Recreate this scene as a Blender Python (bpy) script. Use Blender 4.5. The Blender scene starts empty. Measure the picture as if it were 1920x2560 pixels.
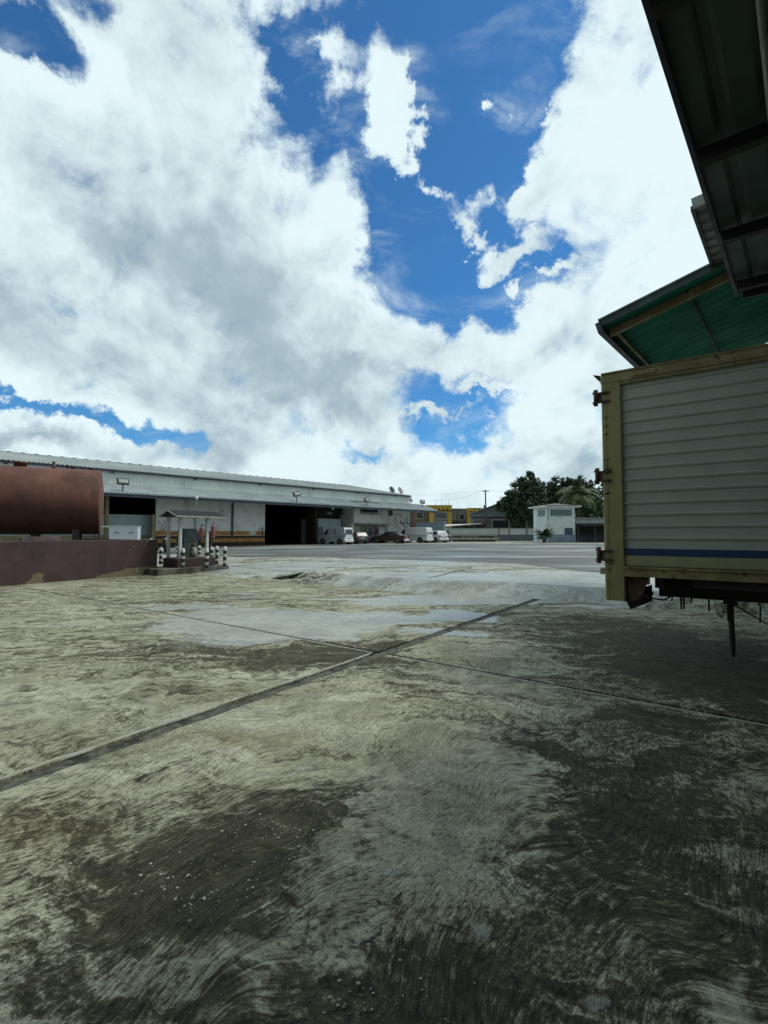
import bpy, bmesh, math, random
from mathutils import Vector, Matrix, noise as mnoise
R = math.radians
random.seed(7)
SC = bpy.context.scene
COL = SC.collection

# ------------------------------------------------------------------ camera, world, sun, exposure
F, HOR, EYE = 1185.0, 1333.0, 1.55          # focal length and horizon row in pixels of the 1920 x 2560 photograph
PITCH = math.atan((HOR - 1280.0) / F)
cam = bpy.data.cameras.new('camera'); camo = bpy.data.objects.new('camera', cam); COL.objects.link(camo)
camo.location = (0, 0, EYE); camo.rotation_euler = (R(90) + PITCH, 0, 0)
cam.sensor_fit = 'VERTICAL'; cam.sensor_height = 36.0; cam.lens = 36.0 * F / 2560.0
cam.clip_start = 0.05; cam.clip_end = 5000
SC.camera = camo
SC.view_settings.view_transform = 'Standard'; SC.view_settings.look = 'None'
SC.view_settings.exposure = 0.0; SC.view_settings.gamma = 1.0

SUN_EL, SUN_AZ = 56.0, 74.0                  # behind bright cloud, high in front and to the right
sl = bpy.data.lights.new('sun', 'SUN'); sl.energy = 2.3; sl.angle = R(14); sl.color = (1.0, 0.96, 0.9)
so = bpy.data.objects.new('sun', sl); COL.objects.link(so)
sd = Vector((math.sin(R(SUN_AZ)) * math.cos(R(SUN_EL)), math.cos(R(SUN_AZ)) * math.cos(R(SUN_EL)), math.sin(R(SUN_EL))))
so.rotation_euler = sd.to_track_quat('Z', 'Y').to_euler()

def ray(u, v):
    d = Vector(((u - 960.0) / F, 1.0, -(v - 1280.0) / F))
    c, s = math.cos(PITCH), math.sin(PITCH)
    return Vector((d.x, d.y * c - d.z * s, d.y * s + d.z * c))
def D(u, v, depth):                           # the point seen at (u, v) at distance 'depth' along +Y
    d = ray(u, v); k = depth / d.y
    return Vector((d.x * k, depth, EYE + d.z * k))

class NT:
    """small helper to write node trees"""
    def __init__(s, tree):
        s.t = tree; s.n = tree.nodes; s.l = tree.links
    def add(s, typ, **kw):
        nd = s.n.new(typ)
        for k, v in kw.items():
            if k.startswith('i_'):
                key = k[2:]; key = int(key) if key.isdigit() else key.replace('_', ' ')
                s.put(nd.inputs[key], v)
            else: setattr(nd, k, v)
        return nd
    def put(s, sock, v):
        if isinstance(v, bpy.types.NodeSocket): s.l.new(v, sock)
        elif isinstance(v, bpy.types.Node): s.l.new(v.outputs[0], sock)
        else:
            if isinstance(v, (tuple, list)) and sock.type == 'RGBA' and len(v) == 3: v = (*v, 1)
            sock.default_value = v
    def m(s, op, a, b=None, c=None, clamp=False):
        nd = s.n.new('ShaderNodeMath'); nd.operation = op; nd.use_clamp = clamp
        s.put(nd.inputs[0], a)
        if b is not None: s.put(nd.inputs[1], b)
        if c is not None: s.put(nd.inputs[2], c)
        return nd.outputs[0]
    def vm(s, op, a, b=None, out=0):
        nd = s.n.new('ShaderNodeVectorMath'); nd.operation = op
        s.put(nd.inputs[0], a)
        if b is not None: s.put(nd.inputs[3 if op == 'SCALE' else 1], b)
        return nd.outputs[out]
    def noise(s, vec, scale, detail=4, rough=.55, dist=0.0, col=False, lac=2.0):
        nd = s.add('ShaderNodeTexNoise'); s.put(nd.inputs['Vector'], vec)
        nd.inputs['Scale'].default_value = scale; nd.inputs['Detail'].default_value = detail
        nd.inputs['Roughness'].default_value = rough; nd.inputs['Distortion'].default_value = dist
        nd.inputs['Lacunarity'].default_value = lac
        return nd.outputs['Color' if col else 'Fac'] if col else nd.outputs[0]
    def ramp(s, x, a, b, c=0.0, d=1.0, smooth=True):
        nd = s.n.new('ShaderNodeMapRange'); nd.interpolation_type = 'SMOOTHSTEP' if smooth else 'LINEAR'
        s.put(nd.inputs[0], x); s.put(nd.inputs[1], a); s.put(nd.inputs[2], b); s.put(nd.inputs[3], c); s.put(nd.inputs[4], d)
        return nd.outputs[0]
    def mix(s, f, a, b, mode='MIX'):
        nd = s.n.new('ShaderNodeMix'); nd.data_type = 'RGBA'; nd.blend_type = mode
        s.put(nd.inputs[0], f); s.put(nd.inputs[6], a); s.put(nd.inputs[7], b)
        return nd.outputs[2]
    def mapping(s, vec, loc=(0, 0, 0), rot=(0, 0, 0), scale=(1, 1, 1), typ='POINT'):
        nd = s.n.new('ShaderNodeMapping'); nd.vector_type = typ
        s.put(nd.inputs[0], vec); nd.inputs[1].default_value = loc; nd.inputs[2].default_value = rot; nd.inputs[3].default_value = scale
        return nd.outputs[0]
    def blob(s, vec, loc, radii, rot=0.0, kind='SPHERICAL'):
        mp = s.mapping(vec, loc=loc, rot=(0, 0, rot), scale=(radii[0], radii[1], 1), typ='TEXTURE')
        g = s.n.new('ShaderNodeTexGradient'); g.gradient_type = kind; s.l.new(mp, g.inputs[0])
        return g.outputs[1]

W = bpy.data.worlds.new('World'); SC.world = W; W.use_nodes = True
def build_world():
    t = NT(W.node_tree); t.n.clear()
    ST = .10
    out = t.add('ShaderNodeOutputWorld'); bg = t.add('ShaderNodeBackground'); bg.inputs[1].default_value = ST
    t.l.new(bg.outputs[0], out.inputs[0])
    sky = t.add('ShaderNodeTexSky'); sky.sky_type = 'NISHITA'; sky.sun_disc = False
    sky.sun_elevation = R(SUN_EL); sky.sun_rotation = R(SUN_AZ); sky.air_density = 1.0; sky.dust_density = .2; sky.ozone_density = 2.5
    tc = t.add('ShaderNodeTexCoord'); d = tc.outputs['Generated']
    sx = t.add('ShaderNodeSeparateXYZ'); t.l.new(d, sx.inputs[0])
    # stereographic chart of the sky about +Y: blobs keep their shape all over it
    k = t.m('DIVIDE', 2.0, t.m('MAXIMUM', t.m('ADD', sx.outputs[1], 1.0), .02))
    cx = t.add('ShaderNodeCombineXYZ'); t.put(cx.inputs[0], t.m('MULTIPLY', sx.outputs[0], k)); t.put(cx.inputs[1], t.m('MULTIPLY', sx.outputs[2], k))
    P = cx.outputs[0]
    # cloud deck coordinates: perspective of a flat layer
    kz = t.m('DIVIDE', 1.0, t.m('ADD', t.m('MAXIMUM', sx.outputs[2], 0.0), .22))
    cz = t.add('ShaderNodeCombineXYZ'); t.put(cz.inputs[0], t.m('MULTIPLY', sx.outputs[0], kz)); t.put(cz.inputs[1], t.m('MULTIPLY', sx.outputs[1], kz))
    C = cz.outputs[0]
    w1 = t.vm('SUBTRACT', t.noise(P, 3.2, 4, .55, col=True), (.5, .5, .5))
    w2 = t.vm('SUBTRACT', t.noise(P, 10.0, 7, .72, col=True), (.5, .5, .5))
    PW = t.vm('ADD', P, t.vm('ADD', t.vm('SCALE', w1, .26), t.vm('SCALE', w2, .15)))
    def chart(u, v):
        r = ray(u, v).normalized(); q = 2.0 / (1 + r.y); return (r.x * q, r.z * q, 0)
    def add_blobs(lst, base):
        acc = base
        for (u, v, ru, rv, rot, wt) in lst:
            c0 = Vector(chart(u, v)); sx_ = (Vector(chart(u + 8, v)) - c0).length / 8; sy_ = (Vector(chart(u, v + 8)) - c0).length / 8
            s_ = math.sqrt(sx_ * sy_)
            b = t.blob(PW, tuple(c0), (ru * s_, rv * s_), -R(rot))
            acc = t.m('MULTIPLY_ADD', b, wt, acc)
        return acc
    cover = [ # u, v, ru, rv, clockwise tilt, weight  (photo pixels)
        (1120, 60, 520, 360, 0, -2.2), (1090, 380, 330, 330, 0, -2.0), (1140, 640, 260, 200, 0, -2.0), (1185, 740, 120, 110, 0, -.9),
        (790, 300, 210, 300, -38, -1.7), (730, 60, 380, 170, 0, -1.1), (700, 200, 200, 120, 0, -.7), (1000, 640, 140, 200, 0, -.6), (70, 60, 240, 110, 25, -1.6), (520, 60, 170, 80, 0, -.4), (1330, 120, 150, 260, 0, -.7),
        (1150, 1015, 220, 88, 0, -1.4), (1060, 1085, 80, 60, 0, -.7), (360, 1050, 210, 46, 8, -1.8), (60, 1008, 250, 32, 8, -1.4), (330, 5, 320, 70, 0, -1.0), (900, 1118, 130, 30, 0, -.7),
        (1290, 420, 150, 200, 0, -.9), (1300, 660, 120, 90, 0, -.9),
        (930, 185, 240, 240, 30, 2.7), (1000, 310, 130, 150, 20, 2.4), (1110, 545, 190, 100, 35, 1.8), (1120, 590, 55, 60, 0, 1.0), (1205, 485, 85, 60, -35, 1.5),
        (1262, 622, 110, 64, -25, 1.9), (1340, 670, 60, 40, 0, 1.3), (1205, 222, 30, 75, 35, 1.8), (1240, 265, 80, 80, 20, 1.7), (1325, 475, 130, 60, -30, 1.7), (1350, 285, 70, 30, -30, .9),
        (640, 160, 210, 170, 45, 1.4), (790, 80, 90, 70, 0, 1.1), (430, 40, 260, 70, 0, .9), (860, 480, 120, 150, 0, .6), (1120, 1025, 130, 22, -5, 1.5), (1230, 985, 90, 18, 10, 1.2), (1050, 470, 50, 34, 0, 1.1), (1000, 560, 30, 40, 0, .9), (1170, 600, 60, 25, -30, 1.1), (1290, 690, 50, 22, 0, 1.4), (985, 420, 40, 50, 0, 1.0), (1000, 200, 60, 100, 0, .6)]
    Cc = add_blobs(cover, 1.02)
    n1 = t.noise(P, 6.5, 9, .61, .3); n2 = t.noise(C, 2.2, 6, .6)
    dens = t.m('ADD', Cc, t.m('MULTIPLY', t.m('SUBTRACT', n1, .5), 2.9)); dens = t.m('ADD', dens, t.m('MULTIPLY', t.m('SUBTRACT', n2, .5), .35))
    alpha = t.ramp(dens, .10, .90)
    wsp = t.noise(t.mapping(P, rot=(0, 0, R(25)), scale=(1, 2.4, 1)), 3.4, 9, .62, .5)
    thin = t.m('MULTIPLY', t.ramp(wsp, .49, .76), t.ramp(dens, -1.6, .3))      # thin veils drifting in the blue
    alpha = t.m('MAXIMUM', alpha, t.m('MULTIPLY', thin, .65))
    # grey undersides and bright rims
    grey = [(560, 700, 620, 260, 40, .55), (120, 860, 520, 160, 15, .45), (1000, 960, 260, 200, 0, .3), (700, 1010, 380, 120, 0, .5), (300, 620, 300, 120, 40, .3), (1450, 900, 260, 110, 0, .35), (640, 880, 300, 140, 20, .35),
            (1450, 1150, 220, 80, 0, .45), (120, 1110, 230, 50, 0, .6), (560, 1120, 260, 50, 0, .35), (100, 300, 250, 150, 30, -.2), (1560, 560, 260, 300, 0, -.05), (250, 200, 300, 120, 0, -.3), (1650, 250, 300, 300, 0, -.25), (1430, 700, 260, 160, 30, .25), (900, 420, 160, 160, 0, -.25)]
    g0 = add_blobs(grey, .18)
    n3 = t.noise(t.mapping(C, rot=(0, 0, R(20)), scale=(1.0, .5, 1)), 1.9, 5, .55, .4); n4 = t.noise(P, 9.0, 6, .62, .5)
    g = t.m('ADD', g0, t.m('MULTIPLY', t.m('SUBTRACT', n3, .5), 1.5)); g = t.m('ADD', g, t.m('MULTIPLY', t.m('SUBTRACT', n4, .5), .55))
    # small cumulus texture towards the horizon and along the edges
    n5 = t.noise(t.mapping(P, loc=(-.015, .04, 0)), 6.5, 9, .61, .3)
    g = t.m('ADD', g, t.m('MULTIPLY', t.m('SUBTRACT', n5, n1), 1.1))
    g = t.ramp(g, .02, .95)
    k_ = 1.0 / ST
    white = (.80 * k_, .95 * k_, .99 * k_); greyc = (.36 * k_, .48 * k_, .545 * k_)
    cc = t.mix(g, white, greyc)
    # clear blue: the physical sky, a little deeper
    gm = t.add('ShaderNodeGamma'); t.l.new(sky.outputs[0], gm.inputs[0]); gm.inputs[1].default_value = 1.0
    blue = t.mix(1.0, sky.outputs[0], (.40, .90, 1.22), 'MULTIPLY')
    final = t.mix(alpha, blue, cc)
    back = t.ramp(sx.outputs[1], -.55, .25, .42, 1.0)             # unseen sky behind the camera dimmed, added to darken faces turned to us
    final = t.mix(1.0, final, back, 'MULTIPLY')
    # below the horizon: plain grey ground light
    low = t.ramp(sx.outputs[2], -.02, .0)
    final = t.mix(low, (1.2, 1.3, 1.2), final)
    t.l.new(final, bg.inputs[0])
build_world()
W.cycles.sampling_method = 'MANUAL'; W.cycles.sample_map_resolution = 512
SC.cycles.max_bounces = 6; SC.cycles.diffuse_bounces = 3; SC.cycles.glossy_bounces = 3; SC.cycles.transmission_bounces = 3
SC.cycles.use_denoising = True

# ------------------------------------------------------------------ mesh helpers
class MB:
    def __init__(s): s.v = []; s.f = []; s.sm = []
    def add(s, vs, fs, smooth=False):
        o = len(s.v); s.v += [Vector(p) for p in vs]
        for f in fs: s.f.append([i + o for i in f]); s.sm.append(smooth)
        return s
    def box(s, x0, x1, y0, y1, z0, z1, M=None):
        vs = [Vector((x, y, z)) for z in (z0, z1) for y in (y0, y1) for x in (x0, x1)]
        if M: vs = [M @ p for p in vs]
        return s.add(vs, [(0, 2, 3, 1), (4, 5, 7, 6), (0, 1, 5, 4), (2, 6, 7, 3), (0, 4, 6, 2), (1, 3, 7, 5)])
    def bbox(s, x0, x1, y0, y1, z0, z1, b=.01, M=None):      # box with chamfered vertical and top edges
        c = [(x0 + b, y0), (x1 - b, y0), (x1, y0 + b), (x1, y1 - b), (x1 - b, y1), (x0 + b, y1), (x0, y1 - b), (x0, y0 + b)]
        t_ = [(x0 + b + b, y0 + b), (x1 - b - b, y0 + b), (x1 - b, y0 + 2 * b), (x1 - b, y1 - 2 * b), (x1 - 2 * b, y1 - b), (x0 + 2 * b, y1 - b), (x0 + b, y1 - 2 * b), (x0 + b, y0 + 2 * b)]
        vs = [Vector((x, y, z0)) for x, y in c] + [Vector((x, y, z1 - b)) for x, y in c] + [Vector((x, y, z1)) for x, y in t_]
        if M: vs = [M @ p for p in vs]
        fs = [tuple(range(7, -1, -1)), tuple(range(16, 24))]
        for k in (0, 8):
            for i in range(8): j = (i + 1) % 8; fs.append((k + i, k + j, k + 8 + j, k + 8 + i))
        return s.add(vs, fs)
    def prism(s, poly, a, b, axis='y'):                       # polygon in the other two axes, extruded along axis from a to b
        def P(p, q):
            return {'y': (p[0], q, p[1]), 'x': (q, p[0], p[1]), 'z': (p[0], p[1], q)}[axis]
        n = len(poly); vs = [P(p, a) for p in poly] + [P(p, b) for p in poly]
        fs = [tuple(range(n)), tuple(range(2 * n - 1, n - 1, -1))] + [(i, i + n, (i + 1) % n + n, (i + 1) % n) for i in range(n)]
        return s.add(vs, fs)
    def beam(s, p, q, w, h, up=(0, 0, 1)):                    # rectangular bar from p to q
        p, q = Vector(p), Vector(q); d = (q - p).normalized(); up = Vector(up)
        x = d.cross(up)
        if x.length < 1e-3: x = d.cross(Vector((1, 0, 0)))
        x.normalize(); y = x.cross(d).normalized()
        vs = [e + x * (i * w / 2) + y * (j * h / 2) for e in (p, q) for i, j in ((-1, -1), (1, -1), (1, 1), (-1, 1))]
        return s.add(vs, [(3, 2, 1, 0), (4, 5, 6, 7)] + [(i, (i + 1) % 4, (i + 1) % 4 + 4, i + 4) for i in range(4)])
    def tube(s, pts, r, n=10, cap=True):
        pts = [Vector(p) for p in pts]; rs = r if isinstance(r, (list, tuple)) else [r] * len(pts)
        rings = []; prev = None
        for i, p in enumerate(pts):
            d = (pts[min(i + 1, len(pts) - 1)] - pts[max(i - 1, 0)]).normalized()
            if prev is None:
                x = d.cross(Vector((0, 0, 1)));
                if x.length < 1e-3: x = Vector((1, 0, 0))
            else: x = prev - d * prev.dot(d)
            x.normalize(); y = d.cross(x); prev = x
            rings.append([p + (x * math.cos(2 * math.pi * k / n) + y * math.sin(2 * math.pi * k / n)) * rs[i] for k in range(n)])
        o = len(s.v); s.v += [q for rg in rings for q in rg]
        for i in range(len(pts) - 1):
            for k in range(n):
                s.f.append([o + i * n + k, o + i * n + (k + 1) % n, o + (i + 1) * n + (k + 1) % n, o + (i + 1) * n + k]); s.sm.append(True)
        if cap:
            s.f.append([o + k for k in range(n - 1, -1, -1)]); s.sm.append(False)
            s.f.append([o + (len(pts) - 1) * n + k for k in range(n)]); s.sm.append(False)
        return s
    def lathe(s, prof, c=(0, 0, 0), n=24, axis='z', smooth=True):   # prof: (r, h)
        c = Vector(c); o = len(s.v)
        for r_, h in prof:
            for k in range(n):
                a = 2 * math.pi * k / n; x, y = r_ * math.cos(a), r_ * math.sin(a)
                s.v.append(c + Vector({'z': (x, y, h), 'x': (h, x, y), 'y': (x, h, y)}[axis]))
        for i in range(len(prof) - 1):
            for k in range(n):
                s.f.append([o + i * n + k, o + i * n + (k + 1) % n, o + (i + 1) * n + (k + 1) % n, o + (i + 1) * n + k]); s.sm.append(smooth)
        s.f.append([o + k for k in range(n)]); s.sm.append(False)
        s.f.append([o + (len(prof) - 1) * n + k for k in range(n)]); s.sm.append(False)
        return s
    def sheet(s, o, du, dv, n, amp, nrm, prof='trap', rows=1):      # profiled metal sheet, ribs along dv
        o, du, dv, nrm = Vector(o), Vector(du), Vector(dv), Vector(nrm).normalized()
        pts = []
        for i in range(n):
            if prof == 'trap': pts += [(i, 0), (i + .55, 0), (i + .68, 1), (i + .87, 1)]
            else: pts += [(i + k / 6.0, .5 + .5 * math.sin(2 * math.pi * k / 6)) for k in range(6)]
        pts.append((n, 0 if prof == 'trap' else .5))
        base = len(s.v)
        for j in range(rows + 1):
            for a, h in pts: s.v.append(o + du * (a / n) + dv * (j / rows) + nrm * (h * amp))
        m_ = len(pts)
        for j in range(rows):
            for i in range(m_ - 1): s.f.append([base + j * m_ + i, base + j * m_ + i + 1, base + (j + 1) * m_ + i + 1, base + (j + 1) * m_ + i]); s.sm.append(prof != 'trap')
        return s
    def build(s, name, mat, parent=None, world=False):
        me = bpy.data.meshes.new(name)
        vs = s.v
        if world and parent is not None:
            Mi = XF[parent.name].inverted(); vs = [Mi @ p for p in vs]
        me.from_pydata([tuple(p) for p in vs], [], s.f); me.validate()
        for i, p in enumerate(me.polygons):
            if i < len(s.sm): p.use_smooth = s.sm[i]
        bm = bmesh.new(); bm.from_mesh(me); bmesh.ops.recalc_face_normals(bm, faces=bm.faces); bm.to_mesh(me); bm.free()
        me.materials.append(mat); me.update()
        o = bpy.data.objects.new(name, me); COL.objects.link(o)
        if parent is not None: o.parent = parent
        return o
XF = {}
def thing(name, label, cat, loc=(0, 0, 0), rz=0.0, group=None):
    o = bpy.data.objects.new(name, None); COL.objects.link(o); o.empty_display_size = .2
    o.location = loc; o.rotation_euler = (0, 0, rz); o['label'] = label; o['category'] = cat
    if group: o['group'] = group
    XF[o.name] = Matrix.Translation(Vector(loc)) @ Matrix.Rotation(rz, 4, 'Z')
    return o
def tag(o, label=None, cat=None, group=None, kind=None):
    for k, v in (('label', label), ('category', cat), ('group', group), ('kind', kind)):
        if v: o[k] = v
    return o
def copy_thing(src, loc, rz, label):
    c = src.copy(); COL.objects.link(c); c.location = loc; c.rotation_euler = (0, 0, rz); c['label'] = label
    def rec(a, b):
        for ch in list(a.children):
            d = ch.copy(); COL.objects.link(d); d.parent = b; rec(ch, d)
    rec(src, c)
    return c

def mk(name, c1, c2=None, scale=3.0, rough=.6, metal=0.0, bump=0.0, bscale=None, detail=5, lo=.35, hi=.65, stretch=(1, 1, 1), dirt=None, dlo=.58, dhi=.72, dscale=1.5, dstretch=(1, 1, 1), rvar=.15, spec=.5):
    """procedural paint / metal / plaster: two tones in noise, an optional dirt or rust layer, a bump"""
    mt = bpy.data.materials.new(name); mt.use_nodes = True
    t = NT(mt.node_tree); t.n.clear()
    out = t.add('ShaderNodeOutputMaterial'); b = t.add('ShaderNodeBsdfPrincipled'); t.l.new(b.outputs[0], out.inputs[0])
    P = t.add('ShaderNodeTexCoord').outputs['Object']
    n = t.noise(t.mapping(P, scale=stretch), scale, detail, .6)
    col = t.mix(t.ramp(n, lo, hi), c1, c2 or tuple(x * .8 for x in c1))
    if dirt:
        dn = t.noise(t.mapping(P, scale=dstretch, loc=(3, 1, 7)), dscale, 6, .65)
        col = t.mix(t.ramp(dn, dlo, dhi), col, dirt)
    t.put(b.inputs['Base Color'], col); t.put(b.inputs['Metallic'], metal); b.inputs['Specular IOR Level'].default_value = spec
    t.put(b.inputs['Roughness'], t.ramp(n, .3, .7, max(.03, rough - rvar), min(1, rough + rvar), False))
    if bump:
        bn = t.noise(P, bscale or scale * 8, 4, .6)
        bp = t.add('ShaderNodeBump', i_Strength=bump, i_Height=bn); bp.inputs['Distance'].default_value = .01
        t.l.new(bp.outputs[0], b.inputs['Normal'])
    return mt
def mk_emit(name, c, s_):
    mt = bpy.data.materials.new(name); mt.use_nodes = True
    b = mt.node_tree.nodes['Principled BSDF']; b.inputs['Base Color'].default_value = (*c, 1); b.inputs['Emission Color'].default_value = (*c, 1); b.inputs['Emission Strength'].default_value = s_
    return mt
def mk_glass(name, c=(.02, .03, .035), rough=.08):
    mt = bpy.data.materials.new(name); mt.use_nodes = True; b = mt.node_tree.nodes['Principled BSDF']
    t = NT(mt.node_tree); P = t.add('ShaderNodeTexCoord').outputs['Object']
    t.put(b.inputs['Base Color'], t.mix(t.noise(P, 2.0, 3), c, tuple(x * 1.8 for x in c))); b.inputs['Roughness'].default_value = rough
    return mt

# ------------------------------------------------------------------ ground frame and heights
O0 = D(955, 1629, EYE * F / (1629 - HOR)); O0.z = 0          # where the two main joints cross
GA = Vector((.586, .810, 0)).normalized(); TB = Vector((-GA.y, GA.x, 0))   # along the filled groove / along the cross joint
def AB(p): q = Vector((p[0], p[1], 0)) - O0; return q.dot(GA), q.dot(TB)
def XY(a, b): return O0 + GA * a + TB * b
def sm(x): x = max(0.0, min(1.0, x)); return x * x * (3 - 2 * x)
def a_ramp(b): return 5.5 + .7 * sm((2.8 - b) / 3.0) + .12 * max(0, -b) * 0.3
PLATEAU = .30
def w_ramp(b): return .55 + 6.0 * sm((b - 7.4) / 2.4)
def gz(x, y):
    a, b = AB((x, y)); s_ = a - a_ramp(b)
    return PLATEAU * max(0, min(1, s_ / w_ramp(b))) if s_ > 0 else 0.0
def G(u, v):                                                   # the ground point seen at (u, v)
    z = 0.0; r = ray(u, v)
    for _ in range(12):
        k = (z - EYE) / r.z; p = Vector((r.x * k, r.y * k, z)); z = .5 * z + .5 * gz(p.x, p.y)
    k = (z - EYE) / r.z
    return Vector((r.x * k, r.y * k, z))

# ------------------------------------------------------------------ concrete of the yard
def ground_blobs(t, P, lst, warp):
    acc = None
    for (u, v, ru, rv, wt) in lst:                             # a patch seen round (u, v): centre and half sizes worked out on the ground
        c = G(u, v); h = (G(u + ru, v) - c).length; d = abs(G(u, v - rv).y - G(u, min(v + rv, 2800)).y) / 2
        ang = 0.0
        b = t.blob(warp, (c.x, c.y, 0), (h * 1.5, d * 1.5), ang)
        acc = t.m('MULTIPLY', b, wt) if acc is None else t.m('MULTIPLY_ADD', b, wt, acc)
    return acc
def concrete(name, far=False):
    mt = bpy.data.materials.new(name); mt.use_nodes = True
    t = NT(mt.node_tree); t.n.clear()
    out = t.add('ShaderNodeOutputMaterial'); b = t.add('ShaderNodeBsdfPrincipled'); t.l.new(b.outputs[0], out.inputs[0])
    g = t.add('ShaderNodeNewGeometry'); sp = t.add('ShaderNodeSeparateXYZ'); t.l.new(g.outputs['Position'], sp.inputs[0])
    cb = t.add('ShaderNodeCombineXYZ'); t.l.new(sp.outputs[0], cb.inputs[0]); t.l.new(sp.outputs[1], cb.inputs[1]); P = cb.outputs[0]
    w = t.vm('SUBTRACT', t.noise(P, .9, 4, .6, col=True), (.5, .5, .5)); w = t.vm('MULTIPLY', w, (1, 1, 0))
    PW = t.vm('ADD', P, t.vm('SCALE', w, 1.5))
    wf = t.vm('SUBTRACT', t.noise(P, 7.0, 4, .65, col=True), (.5, .5, .5)); wf = t.vm('MULTIPLY', wf, (1, 1, 0))
    PW = t.vm('ADD', PW, t.vm('SCALE', wf, .16))
    # broom strokes: swung in long S curves while the slab was wet
    sw = t.vm('MULTIPLY', t.vm('SUBTRACT', t.noise(t.mapping(P, rot=(0, 0, R(20)), scale=(1, .55, 1)), .95, 1.5, .45, col=True), (.5, .5, .5)), (1, 1, 0))
    PS = t.vm('ADD', P, t.vm('SCALE', sw, 1.5))
    PS = t.mapping(PS, rot=(0, 0, R(-52)))
    def wave(scale, dist):
        nd = t.add('ShaderNodeTexWave'); nd.wave_type = 'BANDS'; nd.bands_direction = 'Y'; t.put(nd.inputs['Vector'], PS)
        nd.inputs['Scale'].default_value = scale; nd.inputs['Distortion'].default_value = dist; nd.inputs['Detail'].default_value = 3; nd.inputs['Detail Scale'].default_value = 1.6
        return nd.outputs['Fac']
    lines = t.m('MULTIPLY', wave(21, 5.0), wave(13, 9.0))
    fib = t.noise(t.mapping(PS, scale=(1.0, 13, 1)), 5.0, 6, .78)
    broom = t.m('ADD', t.m('MULTIPLY', lines, .25), t.m('MULTIPLY', fib, 1.0))
    worn = t.ramp(t.noise(PW, .9, 4, .6), .40, .60)            # where the strokes are worn smooth
    # stains, and shade painted in with them
    n1 = t.noise(PW, .55, 7, .62); n2 = t.noise(t.mapping(PW, rot=(0, 0, R(-52)), scale=(.38, 1.7, 1)), 1.2, 7, .70); n3 = t.noise(P, 9.0, 6, .75); n4 = t.noise(P, 60.0, 4, .7)
    st = t.m('ADD', t.m('MULTIPLY', n1, .55), t.m('MULTIPLY', n2, .75)); st = t.m('ADD', st, t.m('MULTIPLY', n3, .45)); st = t.m('ADD', st, t.m('MULTIPLY', t.m('SUBTRACT', t.noise(t.mapping(PW, rot=(0, 0, R(-54)), scale=(.4, 1.7, 1)), 2.8, 7, .74), .5), 1.7))
    st = t.m('ADD', st, t.m('MULTIPLY', broom, .30))            # grime stays in the strokes
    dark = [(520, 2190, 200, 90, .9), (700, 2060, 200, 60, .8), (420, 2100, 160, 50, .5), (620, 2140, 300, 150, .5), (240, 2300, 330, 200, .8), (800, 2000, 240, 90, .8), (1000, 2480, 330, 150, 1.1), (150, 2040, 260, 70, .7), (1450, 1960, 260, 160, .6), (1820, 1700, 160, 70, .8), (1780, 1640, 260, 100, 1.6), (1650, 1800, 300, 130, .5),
            (880, 1640, 160, 40, .8), (1080, 1750, 180, 40, .7), (700, 1640, 240, 35, .8), (350, 1640, 330, 40, .45), (540, 1505, 160, 14, .5), (1420, 1580, 200, 50, .6), (860, 2400, 260, 60, .5), (300, 1440, 200, 8, .5), (1300, 2150, 200, 160, .35), (1600, 2150, 460, 360, .6), (1000, 2560, 1100, 260, .45), (1750, 1950, 300, 200, .4), (1880, 2450, 220, 160, .6)]  # some blobs paint shade under truck and roof and darken the near edge
    light = [(1060, 1960, 330, 150, .9), (1250, 1750, 200, 60, .4), (620, 1830, 360, 80, .6), (800, 1760, 260, 40, .6), (330, 2400, 240, 120, .2), (250, 1700, 300, 60, .4), (1200, 1640, 200, 25, .5), (1000, 2090, 120, 90, .5), (900, 2260, 140, 60, .4), (620, 1760, 300, 50, .3)]
    if not far:
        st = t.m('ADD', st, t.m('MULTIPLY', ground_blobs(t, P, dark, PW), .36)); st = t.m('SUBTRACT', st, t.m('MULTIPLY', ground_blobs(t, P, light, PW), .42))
    mg = t.noise(t.mapping(PS, scale=(1, 2.2, 1)), 16.0, 5, .8); lg_ = t.noise(PW, 5.5, 6, .75)
    st = t.m('SUBTRACT', st, t.m('MULTIPLY', t.m('SUBTRACT', mg, .5), 1.15)); st = t.m('SUBTRACT', st, t.m('MULTIPLY', t.m('SUBTRACT', lg_, .5), 1.15))
    grime_and_shade = t.m('MULTIPLY', t.ramp(st, .80, 1.60), .86); 
    lightc = (.40, .405, .305); tan = (.285, .275, .18); brown = (.085, .078, .045); black = (.032, .033, .024)
    if far: lightc = (.52, .56, .50)
    c0 = t.mix(t.ramp(n2, .38, .66), lightc, tan)
    c0 = t.mix(t.m('MULTIPLY', t.ramp(t.noise(PW, 2.3, 5, .6), .5, .72), .55), c0, (.16, .18, .12))
    c1 = t.mix(t.ramp(grime_and_shade, 0, .6), c0, brown); c1 = t.mix(t.m('MULTIPLY', t.ramp(grime_and_shade, .45, .85), t.m('MULTIPLY', t.ramp(mg, .38, .60, 1.0, .20), t.ramp(lg_, .36, .62, 1.0, .35))), c1, black)
    # strokes show as darker lines
    ln = t.m('MULTIPLY', t.ramp(broom, .52, .80), t.ramp(worn, 0, 1, .30, .85))
    c1 = t.mix(ln, c1, (.035, .036, .026))
    sp_ = t.ramp(n4, .60, .74); c1 = t.mix(t.m('MULTIPLY', sp_, .55), c1, (.42, .44, .38))
    pit = t.ramp(t.noise(P, 34.0, 3, .6), .63, .72); c1 = t.mix(t.m('MULTIPLY', pit, .75), c1, (.012, .012, .01))
    # aggregate and lichen grain at several sizes
    fg = t.noise(P, 130.0, 3, .8)
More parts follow.
